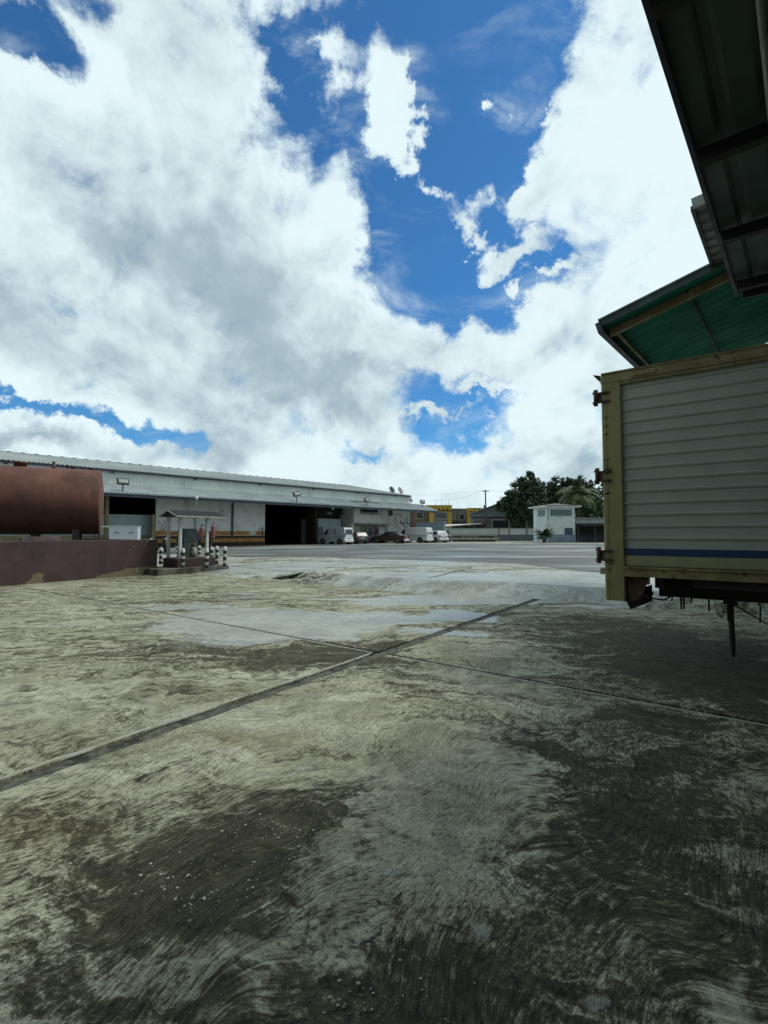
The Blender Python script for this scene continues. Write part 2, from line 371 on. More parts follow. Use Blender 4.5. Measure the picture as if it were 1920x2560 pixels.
    k1 = t.ramp(fg, .30, .70, .55, 1.45, False); k2 = t.ramp(mg, .33, .67, .62, 1.30, False); k3 = t.ramp(lg_, .33, .67, .62, 1.32, False)
    gr = t.m('MULTIPLY', t.m('MULTIPLY', k1, k2), k3); gc = t.add('ShaderNodeCombineXYZ')
    for i_ in range(3): t.put(gc.inputs[i_], gr)
    c1 = t.mix(1.0, c1, gc.outputs[0], 'MULTIPLY')
    if not far:                                                # freshly spalled spots
        sp2 = ground_blobs(t, P, [(1196, 2318, 36, 26, 1.0), (1475, 2500, 50, 24, 1.0), (975, 2185, 34, 16, .8), (755, 1918, 26, 7, .9)], t.vm('ADD', P, t.vm('SCALE', wf, .10)))
        c1 = t.mix(t.m('MULTIPLY', t.m('MULTIPLY', t.ramp(t.m('ADD', sp2, t.m('MULTIPLY', t.m('SUBTRACT', n3, .5), 2.6)), .40, .75), t.ramp(mg, .35, .6, .35, 1.0)), .8), c1, (.34, .35, .31))
    # standing water and damp
    if far:
        wet_l = [(1300, 1450, 420, 25, 1.5), (1000, 1405, 260, 8, .7), (1460, 1470, 160, 10, 1.0), (660, 1420, 160, 10, .9), (1500, 1380, 260, 8, .6)]
    else:
        wet_l = [(1140, 1500, 260, 18, 2.0), (1010, 1545, 200, 18, 1.3), (640, 1560, 240, 36, 1.8), (800, 1590, 170, 14, 1.2), (1560, 1508, 160, 7, 2.2), (1110, 1585, 110, 14, 1.1), (1160, 1535, 60, 12, 1.3), (470, 1520, 200, 22, .6), (620, 1490, 120, 10, .7)]
    wl = ground_blobs(t, P, wet_l, PW)
    wn = t.noise(t.mapping(PW, rot=(0, 0, R(-54)), scale=(.4, 1.7, 1)), .9, 4, .6)
    c1 = t.mix(t.m('MULTIPLY', t.ramp(t.noise(t.mapping(PS, scale=(1, 5, 1)), 26.0, 4, .75), .55, .68), t.ramp(lg_, .42, .62)), c1, (.028, .028, .018))
    wet = t.ramp(t.m('ADD', t.m('ADD', wl, .34 if far else 0.0), t.m('MULTIPLY', t.m('SUBTRACT', wn, .5), 2.4)), .42, .72)
    if not far: wet = t.m('MULTIPLY', wet, t.ramp(wl, .04, .22))
    c1 = t.mix(t.m('MULTIPLY', wet, .45), c1, (.33, .36, .34))  # pale sky reflection painted into the wet colour
    t.put(b.inputs['Base Color'], c1)
    rg = t.ramp(n3, .3, .7, .62, .86, False); t.put(b.inputs['Roughness'], t.m('ADD', t.m('MULTIPLY', rg, t.m('SUBTRACT', 1.0, wet)), t.m('MULTIPLY', wet, .34)))
    t.put(b.inputs['Specular IOR Level'], t.m('MULTIPLY_ADD', wet, .60, .12))
    h = t.m('ADD', t.m('MULTIPLY', t.m('MULTIPLY', broom, -.8), t.ramp(worn, 0, 1, .3, 1.0)), t.m('MULTIPLY', n4, .25)); h = t.m('ADD', h, t.m('MULTIPLY', n3, .6)); h = t.m('SUBTRACT', h, t.m('MULTIPLY', pit, .5))
    bp = t.add('ShaderNodeBump', i_Height=h); bp.inputs['Distance'].default_value = .012
    t.put(bp.inputs['Strength'], t.m('SUBTRACT', .95, t.m('MULTIPLY', wet, .93)))
    t.l.new(bp.outputs[0], b.inputs['Normal'])
    return mt
M_NEAR = concrete('brushed_concrete'); M_FAR = concrete('weathered_concrete', True)
M_FILL = mk('joint_mortar', (.045, .046, .036), (.12, .12, .09), 14, .9, bump=.8, dirt=(.02, .02, .016), dlo=.5, dhi=.62, dscale=5)
M_LIP = mk('pale_concrete_lip', (.36, .38, .32), (.24, .25, .19), 6, .8, bump=.5, dirt=(.08, .08, .05), dscale=4)

def slab(name, a0, a1, b0, b1, jit_sides, mat, arange=None):
    """one slab of the yard: a sheet with a broken edge and a skirt down to the bed"""
    def steps(lo, hi):
        out_ = {lo, hi}; c = 0.0; st = .05
        # dense near the crossing, coarse away from it
        x = 0.0
        while x < 45:
            for q in (x, -x):
                if lo < q < hi: out_.add(round(q, 4))
            x += st if x < 2 else (.12 if x < 8 else 1.0)
        return sorted(out_)
    As = steps(a0, a1); Bs = steps(b0, b1)
    mb = MB(); na, nb = len(As), len(Bs); vs = []
    for i, a in enumerate(As):
        for j, b_ in enumerate(Bs):
            aa, bb = a, b_
            if i in (0, na - 1) and abs(a) < 1: aa = a + (.012 if a > 0 else -.012) * mnoise.noise(Vector((b_ * 3.0, 1.7, a))) + .004 * mnoise.noise(Vector((b_ * 17, 3, a)))
            if j in (0, nb - 1) and abs(b_) < 1: bb = b_ + .014 * mnoise.noise(Vector((a * 3.1, 7.7, b_ * 9))) + .008 * mnoise.noise(Vector((a * 15, 5, b_ * 9)))
            if far_edge(name, i, na): aa = a_ramp(bb)
            p = XY(aa, bb); p.z = .0; vs.append(p)
    fs = [(i * nb + j, i * nb + j + 1, (i + 1) * nb + j + 1, (i + 1) * nb + j) for i in range(na - 1) for j in range(nb - 1)]
    ring = [i * nb for i in range(na)] + [(na - 1) * nb + j for j in range(1, nb)] + [i * nb + nb - 1 for i in range(na - 2, -1, -1)] + [j for j in range(nb - 2, 0, -1)]
    o_ = len(vs); vs += [Vector((vs[i].x, vs[i].y, -.06)) for i in ring]
    fs += [(ring[k], ring[(k + 1) % len(ring)], o_ + (k + 1) % len(ring), o_ + k) for k in range(len(ring))]
    mb.add(vs, fs, False)
    return tag(mb.build('yard_slab', mat), kind='structure')
def far_edge(name, i, na): return name == 'far' and i == na - 1
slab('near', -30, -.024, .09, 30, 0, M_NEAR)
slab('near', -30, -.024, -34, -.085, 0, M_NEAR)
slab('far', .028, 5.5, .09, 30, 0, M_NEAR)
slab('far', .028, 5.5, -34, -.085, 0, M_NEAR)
# the mortar bed under the joints
mb = MB(); vs = [];
for (a0, a1, b0, b1, z) in ((-30, 8, -.13, .13, -.02), (-.07, .07, -34, 30, -.03)):
    n = 200
    for i in range(n):
        s0, s1 = i / n, (i + 1) / n
        if a1 - a0 > b1 - b0: q = [XY(a0 + (a1 - a0) * s0, b0), XY(a0 + (a1 - a0) * s1, b0), XY(a0 + (a1 - a0) * s1, b1), XY(a0 + (a1 - a0) * s0, b1)]
        else: q = [XY(a0, b0 + (b1 - b0) * s0), XY(a1, b0 + (b1 - b0) * s0), XY(a1, b0 + (b1 - b0) * s1), XY(a0, b0 + (b1 - b0) * s1)]
        mb.add([Vector((p.x, p.y, z)) for p in q], [(0, 1, 2, 3)])
tag(mb.build('joint_fill', M_FILL), kind='structure')
mb = MB(); nseg = 260                                          # trowelled lip along the far side of the groove
vs = []
for i in range(nseg + 1):
    a = -9.5 + 9.4 * i / nseg; w0 = .092 + .014 * mnoise.noise(Vector((a * 3.1, 7.7, .54))); w1 = w0 + .035 + .02 * mnoise.noise(Vector((a * 2, 1, 1))) + .008 * mnoise.noise(Vector((a * 20, 1, 1)))
    for b_, z in ((w0 - .004, -.01), (w0, .007), ((w0 + w1) / 2, .009), (w1, .002)): p = XY(a, b_); vs.append(Vector((p.x, p.y, z)))
fs = [(i * 4 + k, i * 4 + k + 1, i * 4 + k + 5, i * 4 + k + 4) for i in range(nseg) for k in range(3)]
mb.add(vs, fs, True); tag(mb.build('joint_lip', M_LIP), kind='structure')

mb = MB(); nseg = 300                                          # pale lip of the cross joint
for i in range(nseg + 1):
    b_ = -9 + 19 * i / nseg
    w0 = .026 + .006 * mnoise.noise(Vector((b_ * 3, 2, 2))); w1 = w0 + .028 + .02 * mnoise.noise(Vector((b_ * 1.7, 5, 1))) + .006 * mnoise.noise(Vector((b_ * 19, 1, 1)))
    for a, z in ((w0 - .004, -.01), (w0, .002), ((w0 + w1) / 2, .0035), (w1, .001)): p = XY(-a, b_); mb.v.append(Vector((p.x, p.y, z)))
for i in range(nseg):
    if abs(-9 + 19 * (i + .5) / nseg) < .12: continue
    for k in range(3): mb.f.append([i * 4 + k, i * 4 + k + 1, i * 4 + k + 5, i * 4 + k + 4]); mb.sm.append(True)
tag(mb.build('cross_joint_lip', M_LIP), kind='structure')

# ramp, raised far yard and the open pit in it, out to the horizon
S_ = [0, .08, .16, .24, .32, .40, .48, .55, .8, 1.2, 1.8, 2.5, 3.3, 4.2, 5.2, 6.6, 8, 12, 20, 32, 50, 80, 130, 220, 400, 900, 2500]
Bn = [-2500, -900, -300, -120, -60, -34, -24, -16, -12, -9, -7] + [-6 + .25 * i for i in range(0, 53)] + [7.4, 7.7, 8.0, 8.3, 8.6, 8.9, 9.2, 9.5, 9.8, 10.2, 11, 12, 13, 14, 16, 18, 20, 25, 30, 40, 60, 120, 300, 900, 2500]
PIT = (.24, 1.2, 7.7, 8.9)
mb = MB(); nb = len(Bn)
for s_ in S_:
    for b_ in Bn:
        a = a_ramp(b_) + s_; p = XY(a, b_); z = PLATEAU * max(0, min(1, s_ / w_ramp(b_)))
        if 0 < s_ < .6 and abs(b_) < 12: z += .022 * mnoise.noise(Vector((b_ * 2.3, s_ * 5, 0))) + .02 * mnoise.noise(Vector((b_ * 7, s_ * 9, 4)))
        mb.v.append(Vector((p.x, p.y, z)))
for i in range(len(S_) - 1):
    for j in range(nb - 1):
        if PIT[0] - .01 <= S_[i] and S_[i + 1] <= PIT[1] + .01 and PIT[2] - .01 <= Bn[j] and Bn[j + 1] <= PIT[3] + .01: continue
        mb.f.append([i * nb + j, i * nb + j + 1, (i + 1) * nb + j + 1, (i + 1) * nb + j]); mb.sm.append(True)
tag(mb.build('ground', M_FAR), kind='structure')
# everything beside and behind the slabs
mb = MB()
for (a0, a1, b0, b1) in ((-2500, -30, -2500, 2500), (-30, 5.5, 30, 2500), (-30, 5.5, -2500, -34)):
    q = [XY(a0, b0), XY(a1, b0), XY(a1, b1), XY(a0, b1)]; mb.add([Vector((p.x, p.y, -.004)) for p in q], [(0, 1, 2, 3)])
tag(mb.build('outer_yard', M_FAR), kind='structure')
def strip(pts_, w, mat, name, dz=.004):
    mb = MB(); P_ = [G(u, v) for u, v in pts_]; Q = []
    for i in range(len(P_) - 1):
        n_ = 24
        for k in range(n_ + (i == len(P_) - 2)): Q.append(P_[i].lerp(P_[i + 1], k / n_))
    for i, p in enumerate(Q):
        d = (Q[min(i + 1, len(Q) - 1)] - Q[max(i - 1, 0)]); d.z = 0; d.normalize(); s_ = Vector((-d.y, d.x, 0)); ww = w * (1 + .5 * mnoise.noise(p * 2.1)); off = .03 * mnoise.noise(p * 1.3)
        for e in (-ww / 2 + off, ww / 2 + off):
            q = p + s_ * e; mb.v.append(Vector((q.x, q.y, gz(q.x, q.y) + dz)))
    for i in range(len(Q) - 1): mb.f.append([2 * i, 2 * i + 1, 2 * i + 3, 2 * i + 2]); mb.sm.append(False)
    return tag(mb.build(name, mat), kind='structure')
for pts_ in ([(1072, 1446), (1120, 1434), (1180, 1419)], [(1180, 1419), (960, 1412), (860, 1409)], [(575, 1414), (660, 1424), (740, 1430)], [(300, 1404), (600, 1400), (800, 1402), (1000, 1406)]): strip(pts_, .07, M_FILL, 'yard_joint')
for pts_ in ([(1418, 2056), (1450, 2082), (1508, 2106)], [(1835, 2240), (1868, 2290), (1905, 2370)], [(345, 1775), (385, 1796)]): strip(pts_, .006, M_FILL, 'crack', .0015)
M_PIT = mk('pit_concrete', (.05, .05, .045), (.02, .02, .018), 4, .9)
a0 = a_ramp(8.3) + PIT[0]; a1 = a_ramp(8.3) + PIT[1]
mb = MB()
q = [XY(a0, PIT[2]), XY(a1, PIT[2]), XY(a1, PIT[3]), XY(a0, PIT[3])]
tops = [gz(p.x, p.y) for p in q]
mb.add([Vector((p.x, p.y, -1.2)) for p in q] + [Vector((p.x, p.y, z - .003)) for p, z in zip(q, tops)], [(0, 1, 2, 3)] + [(i, (i + 1) % 4, (i + 1) % 4 + 4, i + 4) for i in range(4)])
tag(mb.build('drain_pit', M_PIT), kind='structure')

# dark asphalt laid over the far yard, 6 mm proud of the concrete
M_ASPH = None
def asphalt():
    mt = bpy.data.materials.new('worn_asphalt'); mt.use_nodes = True
    t = NT(mt.node_tree); t.n.clear()
    out = t.add('ShaderNodeOutputMaterial'); b = t.add('ShaderNodeBsdfPrincipled'); t.l.new(b.outputs[0], out.inputs[0])
    P = t.add('ShaderNodeNewGeometry').outputs['Position']
    n1 = t.noise(P, .12, 6, .65); n2 = t.noise(t.mapping(P, scale=(.35, 1, 1)), .8, 6, .75); n3 = t.noise(t.mapping(P, scale=(.25, 1, 1), loc=(4, 4, 0)), .3, 6, .72)
    c = t.mix(t.ramp(n1, .35, .65), (.065, .072, .069), (.12, .13, .12)); c = t.mix(t.ramp(n2, .5, .68), c, (.035, .037, .035)); c = t.mix(t.ramp(n3, .48, .62), c, (.27, .30, .28))
    t.put(b.inputs['Base Color'], c); wet = t.ramp(t.noise(t.mapping(P, scale=(.35, 1, 1), loc=(9, 0, 0)), .25, 5, .7), .46, .62)
    t.put(b.inputs['Roughness'], t.m('SUBTRACT', .8, t.m('MULTIPLY', wet, .48)))
    bp = t.add('ShaderNodeBump', i_Height=n2, i_Strength=.4); bp.inputs['Distance'].default_value = .02; t.l.new(bp.outputs[0], b.inputs['Normal'])
    return mt
M_ASPH = asphalt()
near_px = [(180, 1382), (470, 1385), (600, 1392), (840, 1394), (1088, 1402), (1180, 1405), (1300, 1409), (1420, 1425), (1520, 1433), (1760, 1450)]
far_px = [(150, 1369), (470, 1367.5), (600, 1364.5), (840, 1361.5), (1088, 1360.3), (1180, 1360.2), (1300, 1360.2), (1420, 1360), (1520, 1360), (1800, 1360)]
mb = MB(); A = [G(u, v) for u, v in near_px]; B = [G(u, v) for u, v in far_px]
for p in A + B: p.z = max(gz(p.x, p.y), PLATEAU) + .006
n = len(A)
rows = 6
for k in range(rows + 1):
    for i in range(n): mb.v.append(A[i].lerp(B[i], k / rows))
for k in range(rows):
    for i in range(n - 1): mb.f.append([k * n + i, k * n + i + 1, (k + 1) * n + i + 1, (k + 1) * n + i]); mb.sm.append(False)
tag(mb.build('asphalt', M_ASPH), kind='structure')

# pebbles, swept together in drifts
M_PEB = mk('pebble_stone', (.55, .56, .48), (.25, .25, .19), 30, .8)
random.seed(11); mb = MB()
def pebble(p, r):
    n = 6; vs = []
    for h, k in ((0, .8), (.5, 1.0), (.95, .55)):
        for i in range(n):
            a = 2 * math.pi * i / n + h; q = random.uniform(.75, 1.2)
            vs.append((p.x + math.cos(a) * r * k * q * 1.2, p.y + math.sin(a) * r * k * q, p.z + h * r * .8))
    fs = [tuple(range(2 * n, 3 * n))] + [(l * n + i, l * n + (i + 1) % n, (l + 1) * n + (i + 1) % n, (l + 1) * n + i) for l in range(2) for i in range(n)]
    mb.add(vs, fs, False)
drifts = [(560, 2130, 150, 80, 90), (480, 2230, 70, 30, 60), (640, 2060, 50, 20, 40), (740, 2080, 40, 16, 24), (950, 2150, 60, 70, 60), (1180, 2240, 40, 30, 14), (1400, 2030, 50, 20, 16), (1050, 2400, 60, 90, 14), (700, 2260, 500, 180, 40), (1500, 1900, 300, 200, 20), (1000, 1900, 500, 160, 30), (890, 2500, 60, 30, 30), (1340, 2060, 20, 20, 6)]
for (u, v, su, sv, k) in drifts:
    for _ in range(k):
        uu = random.gauss(u, su); vv = max(1500, random.gauss(v, sv)); p = G(uu, min(vv, 2620)); p.z = 0
        a_, b_ = AB(p)
        if abs(b_) < .07 or abs(a_) < .03: continue
        pebble(p, random.choice((.0018, .0022, .0026, .003, .003, .0036, .0045, .0065)))
for (u, v) in ((1586, 1582), (1520, 1661), (1720, 1575), (1600, 1631), (1880, 1640)): p = G(u, v); p.z = 0; pebble(p, .018)
tag(mb.build('pebbles', M_PEB), 'small pale pebbles and crumbs scattered over the stained concrete', 'pebbles', kind='stuff')

# ------------------------------------------------------------------ materials of the near things
RUST = (.07, .032, .014)
M_YEL = mk('faded_yellow_paint', (.33, .30, .135), (.26, .235, .11), 2.5, .55, bump=.25, bscale=60, dirt=RUST, dlo=.60, dhi=.68, dscale=5)
M_YELR = mk('rusty_yellow_paint', (.31, .275, .13), (.19, .155, .08), 3, .6, bump=.35, bscale=50, dirt=(.10, .05, .025), dlo=.57, dhi=.66, dscale=7)
M_PANEL = mk('chalky_white_aluminium', (.43, .475, .43), (.34, .385, .35), 1.3, .5, metal=.0, bump=.12, bscale=40, dirt=(.22, .25, .22), dlo=.62, dhi=.85, dscale=9, lo=.25, hi=.75, dstretch=(1, 1, .35))
M_BLUE = mk('blue_stripe_paint', (.018, .05, .15), (.02, .05, .13), 6, .45, dirt=(.06, .08, .12), dlo=.66, dhi=.8, dscale=12)
M_CREAM = mk('faded_cream_panel', (.36, .34, .19), (.30, .29, .17), 3, .55, bump=.2, dirt=(.12, .09, .04), dlo=.62, dhi=.74, dscale=7)
M_RUSTB = mk('rusted_steel', (.10, .06, .035), (.05, .03, .02), 9, .85, bump=.5)
M_BLACK = mk('sooty_chassis_steel', (.02, .02, .02), (.035, .03, .026), 6, .7, bump=.3)
M_RUBBER = mk('black_rubber', (.018, .018, .018), (.03, .03, .028), 9, .85)
M_GREEN = mk('green_roof_sheet', (.015, .15, .105), (.012, .115, .08), 1.2, .75, dirt=(.03, .09, .06), dlo=.6, dhi=.8, dscale=3, spec=.1)
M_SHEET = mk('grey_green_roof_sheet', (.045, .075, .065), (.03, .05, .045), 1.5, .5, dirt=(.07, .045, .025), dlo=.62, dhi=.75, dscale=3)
M_SHEETL = mk('light_galvanised_sheet', (.30, .33, .32), (.20, .22, .215), 3, .45, metal=.3)
M_STEELBR = mk('brown_painted_beam', (.17, .13, .075), (.12, .09, .05), 3, .6, dirt=(.25, .19, .10), dlo=.6, dhi=.7, dscale=4)
M_DKBEAM = mk('dark_roof_beam', (.012, .011, .012), (.02, .018, .018), 4, .7)
M_FASCIA = mk('dark_blue_gutter', (.03, .03, .055), (.02, .02, .035), 4, .5)

# ------------------------------------------------------------------ the cargo box of a truck, close on the right
Tx = Vector((.81, -.586, 0)).normalized(); Ty = Vector((-Tx.y, Tx.x, 0))        # along its side, and away from us
P0 = D(1512, 1333, 5.9)
tr_rz = math.atan2(Tx.y, Tx.x)
truck = thing('truck_cargo_box', 'weathered white ribbed cargo box with rusty yellow posts and a blue stripe', 'cargo box', (P0.x, P0.y, 0), tr_rz)
L_, W_ = 6.4, 2.4
zT, zB = 3.52, 1.03
mb = MB()                                                       # ribbed side skin (local: x along the side, -y towards us)
prof = []; z = 1.365
while z < 3.38: prof += [(z, 0), (z + .100, 0), (z + .112, .012), (z + .134, .016), (z + .140, .002)]; z += .1425
n = len(prof); xs = [.22 + .4 * i for i in range(16)]
for x in xs:
    for (zz, d) in prof: mb.v.append(Vector((x, .016 - d + .004 * mnoise.noise(Vector((x * 1.3, zz * 1.5, 0))), min(zz, 3.41))))
for i in range(len(xs) - 1):
    for j in range(n - 1): mb.f.append([i * n + j, (i + 1) * n + j, (i + 1) * n + j + 1, i * n + j + 1]); mb.sm.append(False)
mb.build('side_panel', M_PANEL, truck)
mb = MB()
for zz in [1.40 + .062 * i for i in range(32)]: mb.lathe([(.006, -.004), (.005, .003), (.001, .004)], (.237, .006, zz), 6, 'y')
for i in range(60): mb.lathe([(.008, -.004), (.006, .004), (.001, .005)], (.30 + .093 * i, -.016, 1.175), 6, 'y')
for x in (1.44, 2.66): 
    for i in range(14): mb.lathe([(.006, -.004), (.005, .003), (.001, .004)], (x, .008, 1.42 + .1425 * i), 6, 'y')
mb.build('rivet_pattern', M_SHEETL, truck)
MB().box(.222, L_, .003, .02, 1.283, 1.366).build('blue_stripe', M_BLUE, truck)
MB().box(.222, L_, .001, .03, 1.158, 1.281).build('lower_panel', M_CREAM, truck)
mb = MB().bbox(0, .22, -.03, .19, .73, 3.50, .012); mb.box(.012, .05, -.034, -.028, .74, 3.40); mb.build('corner_post', M_YEL, truck)
mb = MB().bbox(-.01, L_, -.034, .12, 3.425, 3.525, .01); mb.prism([(-.035, 3.525), (.02, 3.525), (.02, 3.555), (-.045, 3.55)], 0, L_, 'x'); mb.box(.2, L_, -.022, .03, 3.385, 3.425)
mb.box(.34, .60, -.046, -.033, 3.45, 3.505)
mb.build('top_rail', M_YELR, truck)
MB().prism([(-.10, 3.56), (-.01, 3.53), (-.01, 3.45)], -.02, .1, 'y').build('bent_flap', M_DKBEAM, truck)
mb = MB().bbox(.20, L_, -.026, .12, zB, 1.135, .008); mb.box(.20, L_, -.045, -.026, 1.128, 1.152); mb.build('bottom_rail', M_YELR, truck)
MB().box(.02, L_, .12, W_, 1.06, 1.14).build('floor', M_BLACK, truck)
mb = MB().box(.02, L_, .12, W_ - .02, 3.48, 3.51); mb.box(L_ - .05, L_, .02, W_, 1.1, 3.5); mb.box(.22, L_, W_ - .03, W_, 1.1, 3.5); mb.build('roof', M_PANEL, truck)
rd = MB().box(-.03, -.005, .12, W_ - .03, .95, 3.48).build('rear_door', M_PANEL, truck)
MB().tube([(-.07, .9, 1.0), (-.07, .9, 3.45)], .014).build('lock_rod', M_RUSTB, rd)
MB().bbox(0, .2, W_ - .2, W_ + .02, .73, 3.5).build('corner_post', M_YEL, truck)
for zz in (3.25, 2.26, 1.28):
    mb = MB()
    for dz in (-.06, .05): mb.box(-.05, .09, -.056, -.030, zz + dz - .012, zz + dz + .014)
    mb.tube([(-.065, -.04, zz - .10), (-.065, -.04, zz + .10)], [.026, .026], 8); mb.box(-.10, -.05, -.055, -.02, zz - .075, zz - .05); mb.box(-.10, -.05, -.055, -.02, zz + .05, zz + .075); mb.box(-.05, .0, -.045, -.032, zz - .06, zz + .05)
    mb.build('hinge', M_RUSTB, truck)
mb = MB()
for zz in (2.98, 2.87, 2.77, 2.45, 2.04, 2.03, 1.10): mb.tube([(.005, -.034, zz), (.04, -.036, zz + .006), (.075, -.034, zz + .018)], .0035, 5)
mb.build('weld_scars', M_BLACK, truck)
mb = MB().prism([(.22, .74), (.22, 1.03), (.47, 1.03), (.45, .98), (.40, .80), (.32, .74)], .02, .05, 'y'); mb.build('gusset', M_RUSTB, truck)
mb = MB().prism([(.115, .80), (.46, .78), (.46, .80), (.40, .86), (.115, .83)], .04, .5, 'y'); mb.prism([(.14, .79), (.47, .92), (.47, .72), (.23, .60)], .25, .28, 'y'); mb.build('mud_guard', M_BLACK, truck)
MB().tube([(.46, .22, .76), (.60, .22, .75), (.72, .3, .83), (.78, .35, .98), (.80, .4, 1.06)], .011, 6).build('air_hose', M_RUBBER, truck)
MB().bbox(-.07, -.005, .02, .10, 1.04, 1.12).build('marker_lamp', M_CREAM, truck)
ch = MB().box(.50, L_ - .2, .68, .76, .74, 1.06); ch.box(.50, L_ - .2, 1.62, 1.70, .74, 1.06)
for x in (.52, 1.5, 2.3, 3.1, 4.2, 5.4): ch.box(x, x + .09, .1, W_ - .1, .90, 1.06)
ch.box(.9, L_ - .3, .05, .12, .93, 1.03)
for x in (.73, .76, 1.02): ch.box(x, x + .02, .66, .70, .60, .76)
ch.build('chassis', M_BLACK, truck)
for (x, y, tip) in ((1.24, .70, .07), (1.24, 1.62, .06)):
    lg = MB().bbox(x - .035, x + .035, y - .035, y + .035, .50, .76, .01); lg.box(x - .07, x + .07, y - .06, y + .06, .70, .76)
    lg.tube([(x, y, .72), (x + .012, y, .22), (x + .014, y, .15), (x + .016, y, tip)], [.034, .030, .022, .012], 10); lg.build('landing_leg', M_BLACK, truck)
MB().tube([(1.24, .70, .72), (1.72, 1.62, .30)], .009, 6).build('cross_brace', M_BLACK, truck)
mb = MB()                                                       # hanging chain
for i in range(14):
    a = i / 13.0; x = 1.09 + .11 * a; zz = .74 - .20 * math.sin(math.pi * a) ** .7
    d = .012
    mb.tube([(x - d, .69, zz + .012), (x - d, .69, zz - .012), (x, .69, zz - .018), (x + d, .69, zz - .012), (x + d, .69, zz + .012), (x, .69, zz + .018), (x - d, .69, zz + .012)] if i % 2 else
            [(x, .69 - d, zz + .012), (x, .69 - d, zz - .012), (x, .69, zz - .018), (x, .69 + d, zz - .012), (x, .69 + d, zz + .012), (x, .69, zz + .018), (x, .69 - d, zz + .012)], .0035, 5)
mb.build('chain', M_BLACK, truck)
mb = MB().tube([(2.05, 1.6, .9), (2.0, 1.6, .62), (1.93, 1.6, .42), (1.92, 1.6, .23)], [.07, .06, .05, .045], 8); mb.build('spring_hanger', M_RUSTB, truck)
for (x, y, z0_, z1_) in ((1.52, 1.3, .42, .8), (1.66, .9, .5, .8), (.60, .9, .66, .8), (.80, 1.1, .62, .8), (1.80, .75, .45, .8)): MB().tube([(x, y, z1_), (x + .03, y, (z0_ + z1_) / 2), (x + .02, y, z0_)], .010, 6).build('brake_line', M_BLACK, truck)
mb = MB().tube([(1.75, 1.2, .56), (3.4, 1.0, .50)], .05, 8); mb.bbox(1.72, 2.0, 1.1, 1.5, .52, .76); mb.build('air_tank', M_BLACK, truck)

# ------------------------------------------------------------------ roofs of the shed on the right
AD = Vector((.668, .743, 0)).normalized()                        # direction of the eaves
def horiz_hit(p0, d, u):                                         # travel from p0 along d until image column u
    k = (u - 960.0) / F
    # column test with the camera pitch: solve numerically
    lo_, hi_ = -30.0, 30.0
    def col(s):
        q = p0 + d * s - Vector((0, 0, EYE)); c, sn = math.cos(PITCH), math.sin(PITCH)
        yy = q.y * c + q.z * sn
        return q.x / yy
    s = 0.0
    for _ in range(60):
        e = col(s) - k; g_ = (col(s + 1e-3) - col(s)) / 1e-3
        s -= e / g_
    return s
def px(p):
    q = Vector(p) - Vector((0, 0, EYE)); c, sn = math.cos(PITCH), math.sin(PITCH)
    y = q.y * c + q.z * sn; z = -q.y * sn + q.z * c
    return (960 + F * q.x / y, 1280 - F * z / y)
shed = thing('metal_shed', 'dark open sided metal shed with overhanging corrugated roofs over the parked cargo box', 'shed', (9, 8, 0), 0)
def at_height(u, v, z):
    r = ray(u, v); k = (z - EYE) / r.z; return Vector((r.x * k, r.y * k, z))
H1 = 4.6
pe = at_height(1772, 492, H1)
def solve_dir(pa, u, v, z):                                      # horizontal direction from pa to the point of height z seen at (u,v)
    return (at_height(u, v, z) - pa)
ed = (at_height(1624, 0, H1) - pe); ed = -ed.normalized()        # eave direction, away from us
far_end = pe + ed * 2.30; near_end = pe - ed * 9.0
Rk = Tx.copy()                                                   # sheets run across to the right
# main roof: profiled sheets whose ribs follow the eave, held by dark cross beams
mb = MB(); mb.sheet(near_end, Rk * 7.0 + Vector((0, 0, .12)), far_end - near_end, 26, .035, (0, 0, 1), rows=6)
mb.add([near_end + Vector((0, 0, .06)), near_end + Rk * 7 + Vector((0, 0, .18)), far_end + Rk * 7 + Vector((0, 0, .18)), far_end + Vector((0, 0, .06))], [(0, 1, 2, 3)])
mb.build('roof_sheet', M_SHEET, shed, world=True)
for (u, v) in ((1752, 367), (1800, 575), (1836, 700), (1640, -30)):
    p = at_height(u, v, H1)
    s = (p - pe).dot(ed); p = pe + ed * s - Vector((0, 0, .09)) + Rk * .02
    MB().beam(p, p + Rk * 6.8 + Vector((0, 0, .12)), .08, .11).build('cross_beam', M_DKBEAM, shed, world=True)
for s in (-8.4, -6.2, -4.0):
    p = pe + ed * s - Vector((0, 0, .09)); MB().beam(p, p + Rk * 6.8 + Vector((0, 0, .12)), .08, .11).build('cross_beam', M_DKBEAM, shed, world=True)
MB().beam(near_end - Vector((0, 0, .01)) - Rk * .01, far_end - Vector((0, 0, .01)) - Rk * .01, .035, .075).build('eave_trim', M_FASCIA, shed, world=True)
pg = at_height(1905, 60, H1 - .16); MB().tube([pg - ed * 7, pg + ed * 2.6], .018, 8).build('conduit', M_SHEETL, shed, world=True)
mb = MB().beam(far_end + Rk * .05 + Vector((0, 0, -.05)), far_end + Rk * 7 + Vector((0, 0, .05)), .06, .10); mb.build('end_beam', M_DKBEAM, shed, world=True)

